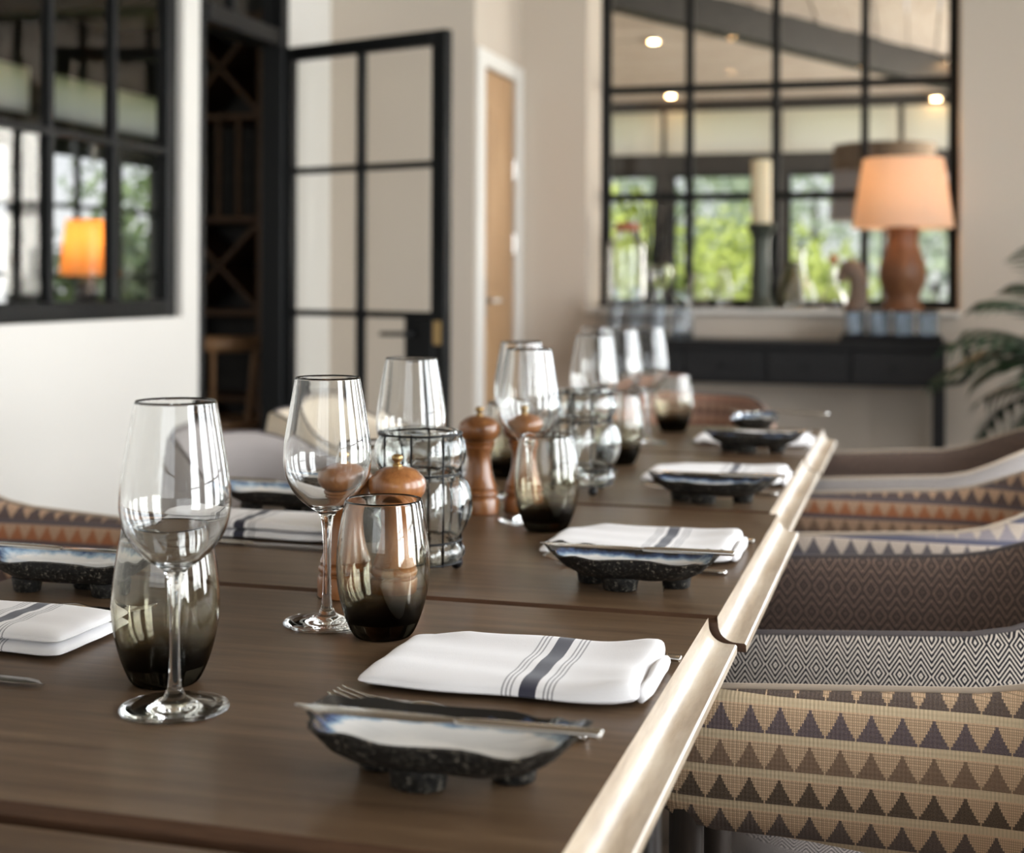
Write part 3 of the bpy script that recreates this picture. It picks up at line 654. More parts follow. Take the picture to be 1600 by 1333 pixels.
# ------------------------------------------------------------------ stoneware dishes
def dish(label, loc, rz, group, seed=1):
    T = thing('stoneware_dish', label, 'dish', loc, rz, group); rnd = random.Random(seed); N = 64
    ph = [rnd.random()*6 for _ in range(4)]
    def outline(k):
        t = 2*PI*k/N; c, s = math.cos(t), math.sin(t); e = .56
        x = .0925*math.copysign(abs(c)**e, c); y = .0455*math.copysign(abs(s)**(e+.12), s)
        x += .010*(-y/.0455)*(1 if x < 0 else .2)     # slanted left end
        w_ = 1 + .026*math.sin(5*t+ph[0]) + .020*math.sin(9*t+ph[1]) + .012*math.sin(17*t+ph[2])
        return x*w_, y*w_
    zr = lambda k: .0340 + .0014*math.sin(3*2*PI*k/N+ph[3]) + .0012*math.sin(11*2*PI*k/N+ph[1]) + .0055*abs(math.cos(2*PI*k/N))**3
    # outside
    v = []; f = []
    lev = [(.0, .0005, .0125), (.50, .50, .0125), (.68, .72, .0155), (.84, .89, .0215), (.955, .985, .0295)]
    for sx_, sy_, z in lev[1:]:
        for k in range(N):
            x, y = outline(k); lift = (z-.0125)*.3*abs(x/.09)**2; v.append((x*sx_, y*sy_, z+lift+.0006*math.sin(7*k)))
    for k in range(N): x, y = outline(k); v.append((x*1.01, y*1.01, zr(k)))
    for k in range(N): x, y = outline(k); v.append((x*.975, y*.955, zr(k)+.0008))
    for r in range(5):
        for k in range(N): f.append((r*N+k, r*N+(k+1) % N, (r+1)*N+(k+1) % N, (r+1)*N+k))
    f.append(tuple(range(N-1, -1, -1)))
    obj('body', v, f, M['stoneware'], T, 60)
    v = []; uv = []; f = []
    for q, dz in ((0, 0), (.3, 0), (.6, .0003), (.78, .0018), (.88, .0048), (.95, .0085), (1, .0)):
        for k in range(N):
            x, y = outline(k); z = (.0215+dz) if q < 1 else zr(k)+.0009; z = min(z + (.004*(abs(x*q)/.09)**2 if q < 1 else 0), zr(k)+.0009)
            v.append((x*.974*max(q, .001), y*.954*max(q, .001), z)); uv.append((q, k/N))
    for r in range(6):
        for k in range(N): f.append((r*N+k, r*N+(k+1) % N, (r+1)*N+(k+1) % N, (r+1)*N+k))
    g = obj('glazed_well', v, f, M['glaze'], T, 180, uv); g['label'] = 'white glazed hollow with blue rim'
    for fx, fy, rx in ((-.010, -.016, 1.25), (-.047, .014, 1.0), (.044, .014, 1.0)):   # three stout feet, the middle one in front
        p = [(.0125, 0), (.0142, .0012), (.0165, .0142)]
        v, f = capped(p, 16); obj('foot', [(x*rx+fx, y*.85+fy, z) for x, y, z in v], f, M['stoneware'], T, 60)
    return T
GD = 'black speckled stoneware side dishes'
def knife(label, loc, rz, group, tilt=0):
    """dinner knife along local X, handle end at +X"""
    T = thing('table_knife', label, 'knife', loc, rz, group); T.rotation_euler = (0, tilt, rz)
    hp = spline([(.0, 0, .0022), (.01, 0, .0024), (.05, 0, .0028), (.088, 0, .003), (.094, 0, .0026)], 4)
    n = len(hp); obj('handle', *tube(hp, [.0018+.0010*min(1, i/6)-.0010*max(0, (i-n+3)/3) for i in range(n)], 10, False, 1.9), M['cutlery'], T, 180)
    L = 11; v = []; f = []
    for i in range(L):
        q = i/(L-1); x = -.112*q; wt = .0035 + .0065*min(1, q*6); top = .0035+ .003*min(1, q*8); bot = -wt*.9
        if q > .8: e = (q-.8)/.2; bot += wt*1.4*e*e; top -= .0035*e*e
        t = .0011*(1-.5*q); v += [(x, bot, .0022), (x, (bot+top)/2, .0022+t), (x, top, .0022+t*.8), (x, top, .0022-t*.8), (x, (bot+top)/2, .0022-t)]
    for i in range(L-1):
        for k in range(5): f.append((i*5+k, i*5+(k+1) % 5, (i+1)*5+(k+1) % 5, (i+1)*5+k))
    f += [(0, 1, 2, 3, 4), tuple((L-1)*5+k for k in (4, 3, 2, 1, 0))]
    b = obj('blade', v, f, M['cutlery'], T, 50); return T
def fork(label, loc, rz, group):
    T = thing('table_fork', label, 'fork', loc, rz, group)
    hp = spline([(.10, 0, .0024), (.05, 0, .0026), (.0, 0, .0060), (-.03, 0, .0085), (-.045, 0, .0055)], 4); n = len(hp)
    obj('handle', *tube(hp, [.0026-.0008*min(1, i/10) for i in range(n)], 8, False, 2.1), M['cutlery'], T, 180)
    v = []; f = []
    for i, (x, wd, z) in enumerate(((-.043, .004, .0055), (-.050, .0095, .0044), (-.058, .0122, .0032), (-.068, .0122, .0028))):
        v += [(x, -wd, z), (x, wd, z), (x, wd, z+.0016), (x, -wd, z+.0016)]
    for i in range(3):
        for k in range(4): f.append((i*4+k, i*4+(k+1) % 4, i*4+4+(k+1) % 4, i*4+4+k))
    f += [(3, 2, 1, 0), (12, 13, 14, 15)]; obj('head', v, f, M['cutlery'], T, 40)
    for k in range(4):
        y = -.0104+.0069*k; obj('tine', *tube([(-.067, y, .0036), (-.085, y, .0042), (-.104, y, .0085), (-.108, y, .0098)], [.0016, .0014, .0011, .0005], 6), M['cutlery'], T, 180)
    return T
# ------------------------------------------------------------------ napkins
def napkin(label, loc, rz, group, stripe=.02, dep=.135, thick=1.0, seed=1, notch=None):
    """folded cotton napkin, long along X; +X end is the open, puffed end"""
    T = thing('folded_napkin', label, 'napkin', loc, rz, group); NX_, NY_ = 44, 20; rnd = random.Random(seed); p = [rnd.random()*6 for _ in range(4)]
    def layer(name, z0, H, L0, L1, dp, puff):
        v = []; uv = []; f = []
        W2 = NX_+1; 
        for side in (1, 0):
            for j in range(NY_+1):
                for i in range(W2):
                    s = 2*i/NX_-1; t = 2*j/NY_-1; s_ = math.copysign(1-(1-abs(s))**1.6, s); t_ = math.copysign(1-(1-abs(t))**1.6, t)
                    rc = (abs(s_)**24+abs(t_)**24)**(1/24)/max(abs(s_), abs(t_), 1e-6) if s_ or t_ else 1
                    x = L0+(L1-L0)*(s_/rc+1)/2; y = dp*t_/rc/2 + .002*math.sin(9*x*6+p[0])*(abs(t_))
                    x += .0025*math.sin(4*t_+p[1])*max(0, s_)
                    e = max(0, 1-abs(s_)**(20 if s_ > 0 else 16))**.5 * max(0, 1-abs(t_)**9)**.5
                    up = max(0, (s_-.45)/.55)
                    hh = H*(1+puff*up**1.5*(.7+.3*math.sin(3*t_+p[2]))) + .0006*math.sin(20*x+9*t_+p[3])
                    base = .0004
                    if notch is not None: base += .0068*math.exp(-((y-notch)/.02)**2)*(1 if x > -.06 else max(0, 1-(-.06-x)/.03))
                    lo = z0 + base + H*.10 + .5*hh*puff*.25*up**2
                    mid = z0 + base + hh*.42
                    z = mid + (hh*.58*e if side else -(mid-lo)*e)
                    v.append((x, y, z)); uv.append((x-stripe, y))
        o = (NY_+1)*W2
        for j in range(NY_):
            for i in range(NX_):
                a = j*W2+i; f.append((a, a+1, a+W2+1, a+W2)); a += o; f.append((a, a+W2, a+W2+1, a+1))
        for i in range(NX_):
            f.append((i, o+i, o+i+1, i+1)); a = NY_*W2+i; f.append((a, a+1, o+a+1, o+a))
        for j in range(NY_):
            a = j*W2; f.append((a, a+W2, o+a+W2, o+a)); a += NX_; f.append((a, o+a, o+a+W2, a+W2))
        return obj(name, v, f, M['napkin'], T, 180, uv)
    if notch is None:
        layer('lower_fold', 0, .0095*thick, -.112, .112, dep, .2)
        layer('upper_fold', .0088*thick, .0095*thick, -.112, .111, dep*.985, .5)
    else:
        layer('fold', 0, .0150*thick, -.112, .110, dep, .75)
        rp = [(.1135, -dep*.40 + dep*.8*i/8, .0085+.0012*math.sin(i*1.3+seed)) for i in range(9)]
        obj('rolled_end', *tube(rp, [.0052, .0066, .0070, .0066, .0070, .0074, .0070, .0064, .005], 10, False, .75), M['napkin'], T, 180, [(.05, 0)]*90)
    return T
GN = 'white cotton napkins with navy stripes'; GK = 'table knives'; GB = 'butter knives lying across the dishes'; GF = 'table forks'
NX0 = -.309
place = ['in the right foreground', 'second from the front at right', 'on the fourth table at right', 'on the farthest table at right']
PY = [.864, 1.468, 2.07, 2.702]; NY = [1.107, 1.672, 2.31, 2.855]; DX = [-.290, -.283, -.283, -.292]
bla = None
for i in range(4):
    dish('black stoneware dish with white hollow and blue rim, ' + place[i], (DX[i], PY[i], Z), 0.0, GD, i+1)
    k = knife('steel butter knife lying across the dish ' + place[i], (DX[i]+.014, PY[i]-.014, Z+.0412), -.01, GB)
    fork('steel fork between dish and napkin ' + place[i], (-.316 if i == 0 else -.296, PY[i]+(.121 if i == 0 else .098), Z+.0002), -.17 if i == 0 else -.05, GF)
    napkin('white napkin with navy stripe folded beside the dish ' + place[i], (NX0, NY[i], Z), 0, GN, .028, .14 if i < 3 else .12, .95, i+1, .072 if i < 3 else .06)
    knife('steel dinner knife under the napkin ' + place[i], (-.281, NY[i]+(.080 if i < 3 else .066), Z+.0012), 0, GK)
lplace = ['at the left edge of the picture', 'on the third table at left', 'at left, behind the nearer caged jar']
LY = [1.285, 1.80, 2.44]; LN = [1.095, 1.645, 2.26]
for i in range(3):
    dish('black stoneware dish with white hollow, ' + lplace[i], (-.832, LY[i], Z), PI, GD, i+11)
    knife('steel butter knife lying across the dish ' + lplace[i], (-.842, LY[i]-.004, Z+.0412), PI+.02, GB)
    fork('steel fork between napkin and dish ' + lplace[i], (-.800, LY[i]-.092, Z+.0002), PI+.06, GF)
    napkin('thick folded white napkin with navy stripe ' + lplace[i], (-.800, LN[i], Z), PI, GN, -.035 if i == 0 else .0, .105, 1.25, i+21)
    knife('steel dinner knife beside the napkin ' + lplace[i], (-.765, LN[i]-.118 if i == 0 else LN[i]-.082, Z+.0012), PI-.03, GK)
dish('black stoneware dish turned end-on at the head of the table', (-.325, 3.045, Z), PI/2, GD, 31)
fork('steel fork resting across the dish at the head of the table', (-.27, 3.05, Z+.0412), .25, GF)

# ------------------------------------------------------------------ window sill of the back wall: lamp, candle, decanters, horse, jar
sill = tag(obj('trim_2', *box(-1.502, .195, 6.56, 6.92, .925, .946, .004), M['trim']), kind='structure')
SZ = .9465
def table_lamp(label, loc, shade_m, prof, r0, r1, z0, z1, base_m, power, bulb_z, rbulb=.03):
    T = thing('table_lamp', label, 'lamp', loc)
    obj('base', *capped(prof, 36), M[base_m], T, 50)
    pr = [(r0, z0), (r1, z1), (r1-.004, z1), (r0-.004, z0)]
    v, f = lathe(pr, 48, True); obj('lamp_shade', v, f, M[shade_m], T, 40)
    top = prof[-1][1]; obj('stem', *tube([(0, 0, top-.005), (0, 0, bulb_z-.02)], .008, 8), M['brass'], T, 60)
    obj('bulb', *sphere(rbulb, 0, 0, bulb_z), M['bulb'], T, 180)
    l = light('lamp_light', 'POINT', (0, 0, bulb_z+rbulb+.02), (0, 0, 0), power, (1.0, .66, .36), shadow_soft_size=.03); l.parent = T
    return T
table_lamp('turned wooden table lamp with a glowing linen shade on the window sill', (-.052, 6.63, SZ), 'shade',
           [(.0005, 0), (.092, 0), (.092, .015), (.080, .03), (.074, .06), (.084, .09), (.102, .135), (.106, .17), (.098, .215), (.080, .26), (.070, .295), (.068, .33), (.074, .36), (.076, .375), (.0005, .378)],
             .222, .176, .372, .682, 'lampwood', 3.2, .50)
T = thing('candlestick', 'tall dark green metal candlestick on the window sill under the candle', 'candlestick', (-.692, 6.72, SZ))
obj('body', *capped([(.0005, 0), (.072, 0), (.074, .012), (.062, .03), (.05, .055), (.046, .10), (.05, .14), (.045, .17), (.040, .26), (.042, .33), (.052, .36), (.066, .378), (.070, .392), (.060, .40), (.0005, .40)], 32), M['pewter'], T, 45)
T = thing('pillar_candle', 'thick ivory pillar candle on the tall candlestick', 'candle', (-.692, 6.72, SZ+.401))
obj('wax', *capped([(.0005, 0), (.045, 0), (.0465, .004), (.046, .29), (.043, .296), (.03, .290), (.0005, .286)], 28), M['wax'], T, 50)
obj('wick', *tube([(0, 0, .285), (.001, 0, .305)], .0018, 6), M['wire'], T)
def vessel(name, label, cat, loc, pts, wallt, m, group=None, lid=None):
    T = thing(name, label, cat, loc, 0, group); sm = [(p.x, p.y) for p in spline([(r, z, 0) for r, z in pts], 3)]
    pr = [(.0003, sm[0][1])] + sm + [(max(r-wallt, .0005), z) for r, z in reversed(sm) if z > sm[0][1]+wallt] + [(.0003, sm[0][1]+wallt*1.5)]
    obj('vessel', *lathe(pr, 32), M[m], T, 180)
    if lid: o = obj('lid', *capped(lid, 24), M['cork'], T, 50); o['label'] = 'terracotta coloured lid'
    return T
dec = [(.055, 0), (.068, .01), (.072, .04), (.062, .09), (.036, .14), (.018, .18), (.015, .25), (.021, .29)]
vessel('decanter', 'tall clear glass decanter on the sill right of the candlestick', 'decanter', (-.505, 6.70, SZ), dec, .003, 'glass', 'decanters on the sill')
vessel('decanter', 'shorter clear glass decanter with stopper on the sill, beside the horse head', 'decanter', (-.362, 6.73, SZ), [(r*.85, z*.75) for r, z in dec], .003, 'glass', 'decanters on the sill', [(.0005, .218), (.017, .218), (.020, .235), (.016, .25), (.0005, .252)])
vessel('storage_jar', 'tall glass jar with a terracotta lid at the left end of the sill', 'jar', (-1.33, 6.73, SZ), [(.085, 0), (.092, .01), (.093, .05), (.093, .25), (.088, .31), (.055, .345), (.05, .37)], .004, 'glass', None, [(.0005, .371), (.056, .371), (.060, .38), (.056, .405), (.0005, .408)])
vessel('glass_vase', 'round clear glass bowl vase on the sill left of the candlestick', 'vase', (-.985, 6.70, SZ), [(.03, 0), (.05, .02), (.062, .055), (.055, .09), (.035, .12), (.028, .15), (.04, .17)], .003, 'glass', 'small glass vases on the sill')
vessel('glass_vase', 'slim clear glass vase on the sill between bowl vase and candlestick', 'vase', (-.865, 6.74, SZ), [(.03, 0), (.038, .015), (.04, .07), (.03, .12), (.022, .16), (.028, .2)], .003, 'glass', 'small glass vases on the sill')
vessel('olive_jug', 'olive green pottery jug on the sill just behind the candlestick', 'jug', (-.56, 6.835, SZ), [(.04, 0), (.055, .02), (.06, .08), (.052, .14), (.035, .18), (.033, .21), (.04, .225)], .004, 'jug')
vessel('glass_vase', 'stemmed clear glass goblet vase on the sill beside the storage jar', 'vase', (-1.155, 6.68, SZ), [(.035, 0), (.03, .006), (.008, .02), (.008, .08), (.03, .1), (.05, .14), (.052, .18), (.045, .21)], .003, 'glass', 'small glass vases on the sill')
# twigs standing behind
tw = thing('bare_twigs', 'spray of dark bare twigs in front of the back window', 'branches', (-1.24, 6.84, SZ))
rnd = random.Random(5)
obj('twig_pot', *capped([(.0005, 0), (.03, 0), (.036, .05), (.03, .09), (.0005, .09)], 20), M['pot'], tw, 50)
for k in range(9):
    a = -1.1 + 2.4*k/8; px, pz = 0, .085; pts = [(0, 0, pz)]
    for j in range(6): px += .03*math.sin(a*(.5+.25*j)) + rnd.uniform(-.012, .012); pz += .085*math.cos(a*.35*j/2); pts.append((px*1.1, rnd.uniform(-.012, .012), min(pz, .60)))
    sp = spline(pts, 3); obj('twig', *tube(sp, [.0105*(1-.7*i/len(sp)) for i in range(len(sp))], 6), M['wire'], tw, 180)
# horse head
hh = thing('horse_head', 'carved wooden horse head ornament on the sill left of the lamp', 'ornament', (-.262, 6.66, SZ), 0)
obj('plinth', *capped([(.0005, 0), (.052, 0), (.052, .018), (.042, .03), (.0005, .03)], 24), M['horse'], hh, 50)
np_ = spline([(.01, 0, .025), (.018, 0, .07), (.016, 0, .12), (.002, 0, .165), (-.018, 0, .19), (-.04, 0, .178), (-.058, 0, .150), (-.066, 0, .130)], 4)
rr = [.052, .050, .048, .046, .045, .044, .043, .042, .041, .041, .041, .041, .042, .043, .043, .044, .044, .044, .043, .041, .038, .034, .030, .028, .027, .027, .026, .024, .018]
obj('head_and_neck', *tube(np_, [rr[min(i, len(rr)-1)] for i in range(len(np_))], 14, False, .62), M['horse'], hh, 180)
for s in (-1, 1): obj('ear', *tube([(-.012, s*.010, .215), (-.012, s*.013, .235), (-.010, s*.014, .252)], [.008, .007, .001], 8), M['horse'], hh, 180)
obj('mane', *tube(spline([(.046, 0, .05), (.052, 0, .11), (.04, 0, .17), (.008, 0, .222)], 4), .011, 8, False, .8), M['horse'], hh, 180)
# ------------------------------------------------------------------ console table
ct = thing('console_table', 'long black console table with four drawers under the back window', 'console', (-.618, 6.38, 0))
CW = .765
obj('top', *box(-CW, CW, -.18, .18, .790, .817, .004), M['console'], ct); obj('apron', *box(-CW+.02, CW-.02, -.15, .165, .63, .789, .003), M['console'], ct)
for k in range(4):
    a = -CW+.05+k*.3575; d = obj('drawer', *box(a+.006, a+.3515, -.165, -.151, .645, .778, .004), M['console'], ct)
    obj('knob', *[(lambda v, f: ([(x+a+.178, -.165-z, y+.71) for x, y, z in v], f))(*capped([(.0005, 0), (.006, 0), (.006, .01), (.011, .015), (.011, .022), (.0005, .025)], 12))][0], M['wire'], d, 50)
for s in (-1, 1):
    for e in (-1, 1): obj('leg', *box(s*(CW-.045)-.025, s*(CW-.045)+.025, e*.14-.024, e*.14+.024, 0, .629, .004), M['console'], ct)
obj('side_handle', *tube(spline([(CW-.02, 0, .64), (CW+.05, 0, .65), (CW+.09, 0, .70), (CW+.07, 0, .76), (CW+.085, 0, .79)], 5), .012, 8), M['wire'], ct, 180)
CZ = .8175
tray = thing('serving_tray', 'black metal tray of tumblers on the right of the console', 'tray', (-.095, 6.36, CZ))
obj('tray_base', *box(-.21, .21, -.125, .125, 0, .008, .003), M['wire'], tray)
for a, b, c, d in ((-.21, .21, -.125, -.119), (-.21, .21, .119, .125)): obj('tray_rim', *box(a, b, c, d, .008, .03, .002), M['wire'], tray)
for a, b, c, d in ((-.21, -.204, -.119, .119), (.204, .21, -.119, .119)): obj('tray_rim', *box(a, b, c, d, .008, .03, .002), M['wire'], tray)
tp_ = [(.034, 0), (.040, .006), (.042, .03), (.043, .08), (.044, .125)]
first = None; n_ = 0
cols = ['leftmost', 'second from left', 'third from left', 'rightmost']
for row, y in ((0, 6.30), (1, 6.415)):
    for k in range(4):
        lb = 'bluish glass tumbler on the console tray, %s of the %s row' % (cols[k], ['front', 'rear'][row]); lc = (-.095-.153+k*.102, y, CZ+.0085)
        if first is None: first = vessel('tray_tumbler', lb, 'tumbler', lc, tp_, .003, 'blueglass', 'tumblers on the console tray')
        else: again(first, lb, lc, 0)
bk = thing('bottle_basket', 'dark wire basket of glass bottles at the left end of the console', 'basket', (-1.215, 6.37, CZ))
for z in (.006, .08, .155): obj('wire_hoop', *tube([(-.15, -.1, z), (.15, -.1, z), (.15, .1, z), (-.15, .1, z)], .003, 6, True), M['wire'], bk)
for x in (-.15, -.09, -.03, .03, .09, .15):
    for y in (-.1, .1): obj('upright', *tube([(x, y, .004), (x, y, .156)], .0025, 6), M['wire'], bk)
for y in (-.06, 0, .06): obj('base_wire', *tube([(-.15, y, .006), (.15, y, .006)], .0025, 6), M['wire'], bk)
bt = [(.036, 0), (.042, .006), (.042, .11), (.034, .145), (.016, .175), (.014, .215), (.017, .22)]
vb = None
for k in range(3):
    lb = 'stubby bluish glass bottle in the wire basket, %s of three' % ['left', 'middle', 'right'][k]; lc = (-1.315+k*.1, 6.37, CZ+.0095)
    if vb is None: vb = vessel('glass_bottle', lb, 'bottle', lc, bt, .003, 'blueglass', 'bottles in the wire basket')
    else: again(vb, lb, lc)
vessel('water_carafe', 'bluish glass carafe on the console right of the wire basket', 'carafe', (-1.005, 6.36, CZ), [(.04, 0), (.05, .01), (.052, .08), (.04, .14), (.028, .18), (.034, .22)], .003, 'blueglass')
# ------------------------------------------------------------------ palm
pl = thing('potted_palm', 'dark green palm in a pot at the right edge before the back wall', 'plant', (.66, 5.72, 0))
obj('pot', *capped([(.0005, 0), (.13, 0), (.16, .30), (.17, .32), (.155, .32), (.14, .29), (.0005, .28)], 28), M['pot'], pl, 40)
obj('trunk', *tube([(0, 0, .27), (.01, 0, .45), (0, 0, .70)], [.035, .03, .025], 10), M['bark'], pl, 180)
rnd = random.Random(11)
for q in range(36):
    az = 2*PI*q/36*1.0 + rnd.uniform(-.12, .12); el = rnd.choice((.1, .45, .8, 1.1, 1.35)) + rnd.uniform(-.1, .1); Lf = rnd.uniform(.45, .72)
    pts = []; p = Vector((0, 0, .60 + .14*(q % 3)/2)); 
    for j in range(12):
        e = el - 1.35*(j/11)**1.4; st = Lf/11; pts.append(p.copy()); p += Vector((math.cos(az)*math.cos(e), math.sin(az)*math.cos(e), math.sin(e)))*st
    sd = Vector((-math.sin(az), math.cos(az), 0)); v = []; f = []
    for p in pts: v += [p - sd*.004, p + sd*.004]
    for j in range(11): f.append((2*j, 2*j+1, 2*j+3, 2*j+2))
    for j in range(2, 11):
        t = (pts[j+1]-pts[j]).normalized()
        for s in (-1, 1):
            ll = .24*math.sin(PI*(.15+.8*(j/11)))**.7; d = (sd*s*.62 + t*.78 + Vector((0, 0, -.22))).normalized()
            i0, i1 = (2*j, 2*j+2) if s < 0 else (2*j+1, 2*j+3); m0 = len(v)
            wv = t*.015; mid = pts[j] + d*ll*.5; v += [mid - wv*.6, mid + wv, pts[j] + d*ll + Vector((0, 0, -.03))]
            f += [(i0, m0, m0+1, i1), (m0, m0+2, m0+1)]
    obj('frond', v, f, M['palm'], pl, 180)
# ------------------------------------------------------------------ wine room: rack and wooden chair
rk = thing('wine_rack', 'tall dark wooden wine rack with crossed shelves inside the doorway', 'rack', (-3.118, 6.1, 0))
for x in (-.22, .22): obj('side_post', *box(x-.018, x+.018, -.12, .2, 0, 2.32, .003), M['rack'], rk)
for z in (.14, .52, .92, 1.353, 1.83, 2.29):
    for a, b in ((-.202, .202),): obj('shelf', *box(a, b, -.115, .2, z-.014, z+.014, .003), M['rack'], rk)
def plank2(x0, z0, x1, z1, y0, y1, t=.010):
    d = Vector((x1-x0, 0, z1-z0)).normalized(); n = Vector((-d.z, 0, d.x))*t; a = Vector((x0, 0, z0)); b = Vector((x1, 0, z1))
    v = [p + q + Vector((0, y, 0)) for y in (y0, y1) for p, q in ((a, -n), (b, -n), (b, n), (a, n))]
    return v, [(0, 1, 2, 3), (7, 6, 5, 4), (0, 4, 5, 1), (1, 5, 6, 2), (2, 6, 7, 3), (3, 7, 4, 0)]
for a, b in ((-.202, .202),):
    for z0, z1 in ((.934, 1.339), (1.844, 2.276), (.154, .506)):
        obj('cross_board', *plank2(a+.01, z0+.01, b-.01, z1-.01, -.1, .19), M['rack'], rk); obj('cross_board', *plank2(a+.01, z1-.01, b-.01, z0+.01, -.1, .19), M['rack'], rk)
    for k in (1, 2, 3): x = a+(b-a)*k/4; obj('slat', *box(x-.012, x+.012, -.11, -.09, 1.367, 1.816, .002), M['rack'], rk)
wall('wall_cellar', 'y', 6.32, 6.42, (-3.36, -2.65), (0, 2.75), [], M['timber'])
wc = thing('wooden_armchair', 'brown wooden armchair with a curved back rail in the dark wine room', 'chair', (-2.95, 5.62, 0), .5)
arc = [(.25*math.sin(t), -.22*math.cos(t)+.0, .80) for t in [(-.62*PI)+1.24*PI*i/20 for i in range(21)]]
obj('back_rail', *tube(arc, .035, 8, False, .6), M['stool'], wc, 180)
obj('seat', *capped([(.0005, .43), (.22, .43), (.235, .445), (.23, .465), (.0005, .46)], 28), M['stool'], wc, 50)
for i in (2, 6, 10, 14, 18): x, y, z = arc[i]; obj('spindle', *tube([(x*.85, y*.85, .46), (x, y, .775)], .012, 8), M['stool'], wc, 60)
for sx_ in (-1, 1):
    for sy_ in (-1, 1): obj('leg', *tube([(sx_*.2, sy_*.2, 0), (sx_*.15, sy_*.15, .432)], [.014, .02], 8), M['stool'], wc, 60)
# ------------------------------------------------------------------ lounge: lamp on a side table
st = thing('lounge_side_table', 'small dark side table under the amber lamp, seen through the left window', 'table', (-4.09, 6.45, 0))
obj('top', *capped([(.0005, .78), (.24, .78), (.25, .79), (.25, .81), (.0005, .815)], 32), M['timber'], st, 50); obj('pedestal', *tube([(0, 0, .02), (0, 0, .78)], .03, 12), M['timber'], st, 60); obj('foot', *capped([(.0005, 0), (.18, 0), (.17, .02), (.0005, .03)], 28), M['timber'], st, 50)
table_lamp('amber glowing table lamp in the lounge, seen through the left window', (-4.09, 6.45, .8155), 'orange_shade',
           [(.0005, 0), (.07, 0), (.07, .02), (.03, .05), (.05, .12), (.05, .2), (.02, .27), (.0005, .275)], .145, .115, .275, .56, 'timber', 3.5, .42, .04)
fl = thing('floor_lamp', 'floor lamp with big brown drum shade behind the back window', 'lamp', (-.165, 8.1, 0))
obj('base', *capped([(.0005, 0), (.15, 0), (.15, .02), (.0005, .03)], 28), M['wire'], fl, 50); obj('pole', *tube([(0, 0, .02), (0, 0, 1.5)], .014, 10), M['wire'], fl, 60)
obj('lamp_shade', *lathe([(.295, 1.415), (.270, 1.83), (.265, 1.83), (.290, 1.415)], 48, True), M['brown_shade'], fl, 40)
# ------------------------------------------------------------------ ceiling spotlights
def spot(label, loc, group):
    T = thing('ceiling_spotlight', label, 'spotlight', loc, 0, group)
    obj('housing', *capped([(.0005, .0), (.034, .0), (.042, -.004), (.042, .012), (.0005, .012)][::-1], 20), M['trim'], T, 40)
    obj('lens', *capped([(.0005, -.006), (.026, -.006), (.026, -.001), (.0005, -.001)], 20), M['spot'], T, 40); return T
gz = lambda x, y: 2.42 + k_*min(10.5-y, 1-x)
sp1 = spot('warm round spotlight in the boarded ceiling, seen in the upper left pane', (-1.62, 9.05, gz(-1.62, 9.05)-.014), 'spotlights of the garden room')
for lb, x, y in (('warm round spotlight by the far windows, left one below the upper muntin', -1.72, 10.32), ('warm round spotlight by the far windows, right one near the lamp shade', .14, 10.40), ('warm round spotlight beside the dark hip beam', .235, 9.565)):
    again(sp1, lb, (x, y, {10.32: gz(x, y)-.014, 10.40: 2.365, 9.565: 2.50}[y]))
for lb, x, y in (('warm ceiling spotlight of the dining room above the table row', -.4, 2.6), ('warm ceiling spotlight of the dining room toward the left wall', -1.4, 2.6), ('warm ceiling spotlight of the dining room near the glass door', -1.2, 4.2), ('warm ceiling spotlight of the dining room near the palm', .4, 4.2)):
    again(sp1, lb, (x, y, 2.737), 0, 'spotlights of the dining room')
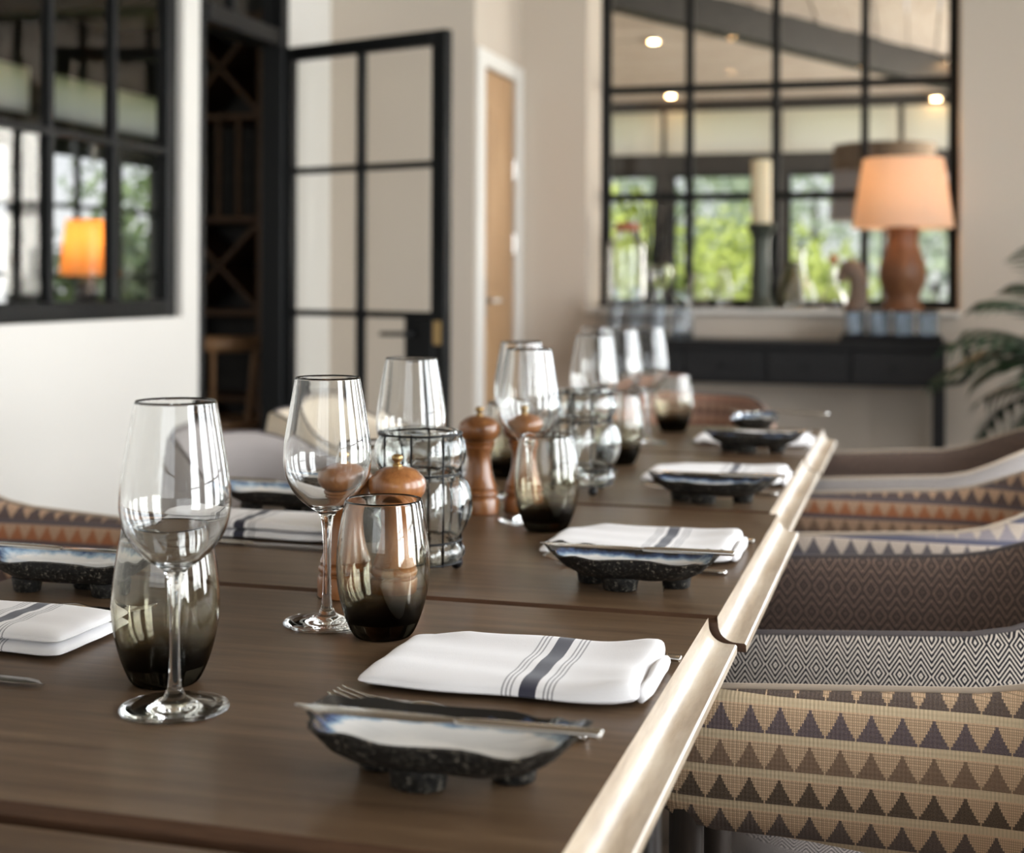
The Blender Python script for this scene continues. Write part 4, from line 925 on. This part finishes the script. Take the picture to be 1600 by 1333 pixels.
# ------------------------------------------------------------------ garden outside
wall('ground', 'z', -.35, -.12, (-40, 40), (-30, 60), [], M['lawn'])
def shrub(label, cat, loc, rx, rz_, m, n, group, trunk=0):
    T = thing('garden_tree' if trunk else 'garden_shrub', label, cat, loc, 0, group); rnd = random.Random(int(loc[0]*31+loc[1]*17)); v = []; f = []
    for i in range(n):
        a = rnd.uniform(0, 2*PI); c = rnd.uniform(-1, 1); s = math.sqrt(1-c*c); r = rnd.uniform(.55, 1.0)*(1+.25*math.sin(3*a+4*c))
        p = Vector((rx*s*math.cos(a)*r, rx*s*math.sin(a)*r, trunk + rz_*(1+c*r)*.5*2*.5 + .05)); q = Vector((rnd.uniform(-1, 1), rnd.uniform(-1, 1), rnd.uniform(-1, 1))).normalized(); t = q.orthogonal().normalized(); l = rnd.uniform(.05, .11); b = len(v)
        v += [p, p+q*l+t*l*.4, p+q*l*2, p+q*l-t*l*.4]; f.append((b, b+1, b+2, b+3))
    o = obj('foliage', v, f, M[m], T, 180); o['kind'] = 'stuff'
    obj('trunk', *tube([(0, 0, -.1), (.05, 0, trunk+rz_*.5)], [.09, .05], 8), M['bark'], T, 180)
GT = 'shrubs and trees in the garden'
shrub('bright yellow green shrub outside, seen through the left panes of the back window', 'shrub', (-3.1, 14.5, -.12), 1.1, 2.0, 'leaf_yellow', 2600, GT)
shrub('bright yellow green shrub outside, seen left of the candlestick', 'shrub', (-1.89, 17.3, -.12), .85, 1.95, 'leaf_yellow', 1800, GT)
shrub('bright yellow green shrub outside, seen between candlestick and horse head', 'shrub', (-1.05, 14.4, -.12), .9, 1.45, 'leaf_yellow', 2000, GT)
shrub('pale green shrub outside, seen right of the lamp base', 'shrub', (.2, 18.4, -.12), 1.0, 2.4, 'leaf_grey', 2000, GT)
shrub('pale leafy tree in the garden behind the yellow shrubs, left one', 'tree', (-3.2, 21, -.12), 1.6, 2.8, 'leaf_grey', 2600, GT, 1.2)
shrub('pale leafy tree in the garden behind the yellow shrubs, right one', 'tree', (-1.7, 25, -.12), 1.9, 3.2, 'leaf_grey', 2600, GT, 1.2)
shrub('dark shrub outside the lounge windows, lower right pane', 'shrub', (-6.9, 11.2, -.12), .7, 1.6, 'leaf_dark', 1600, GT)
shrub('green tree outside the lounge windows', 'tree', (-8.6, 15.5, -.12), 1.3, 2.2, 'leaf_green', 1600, GT, .8)
shrub('dark hedge bush outside the lounge, seen through the left pane', 'shrub', (-7.4, 8.6, -.12), .8, 1.1, 'leaf_dark', 1600, GT)
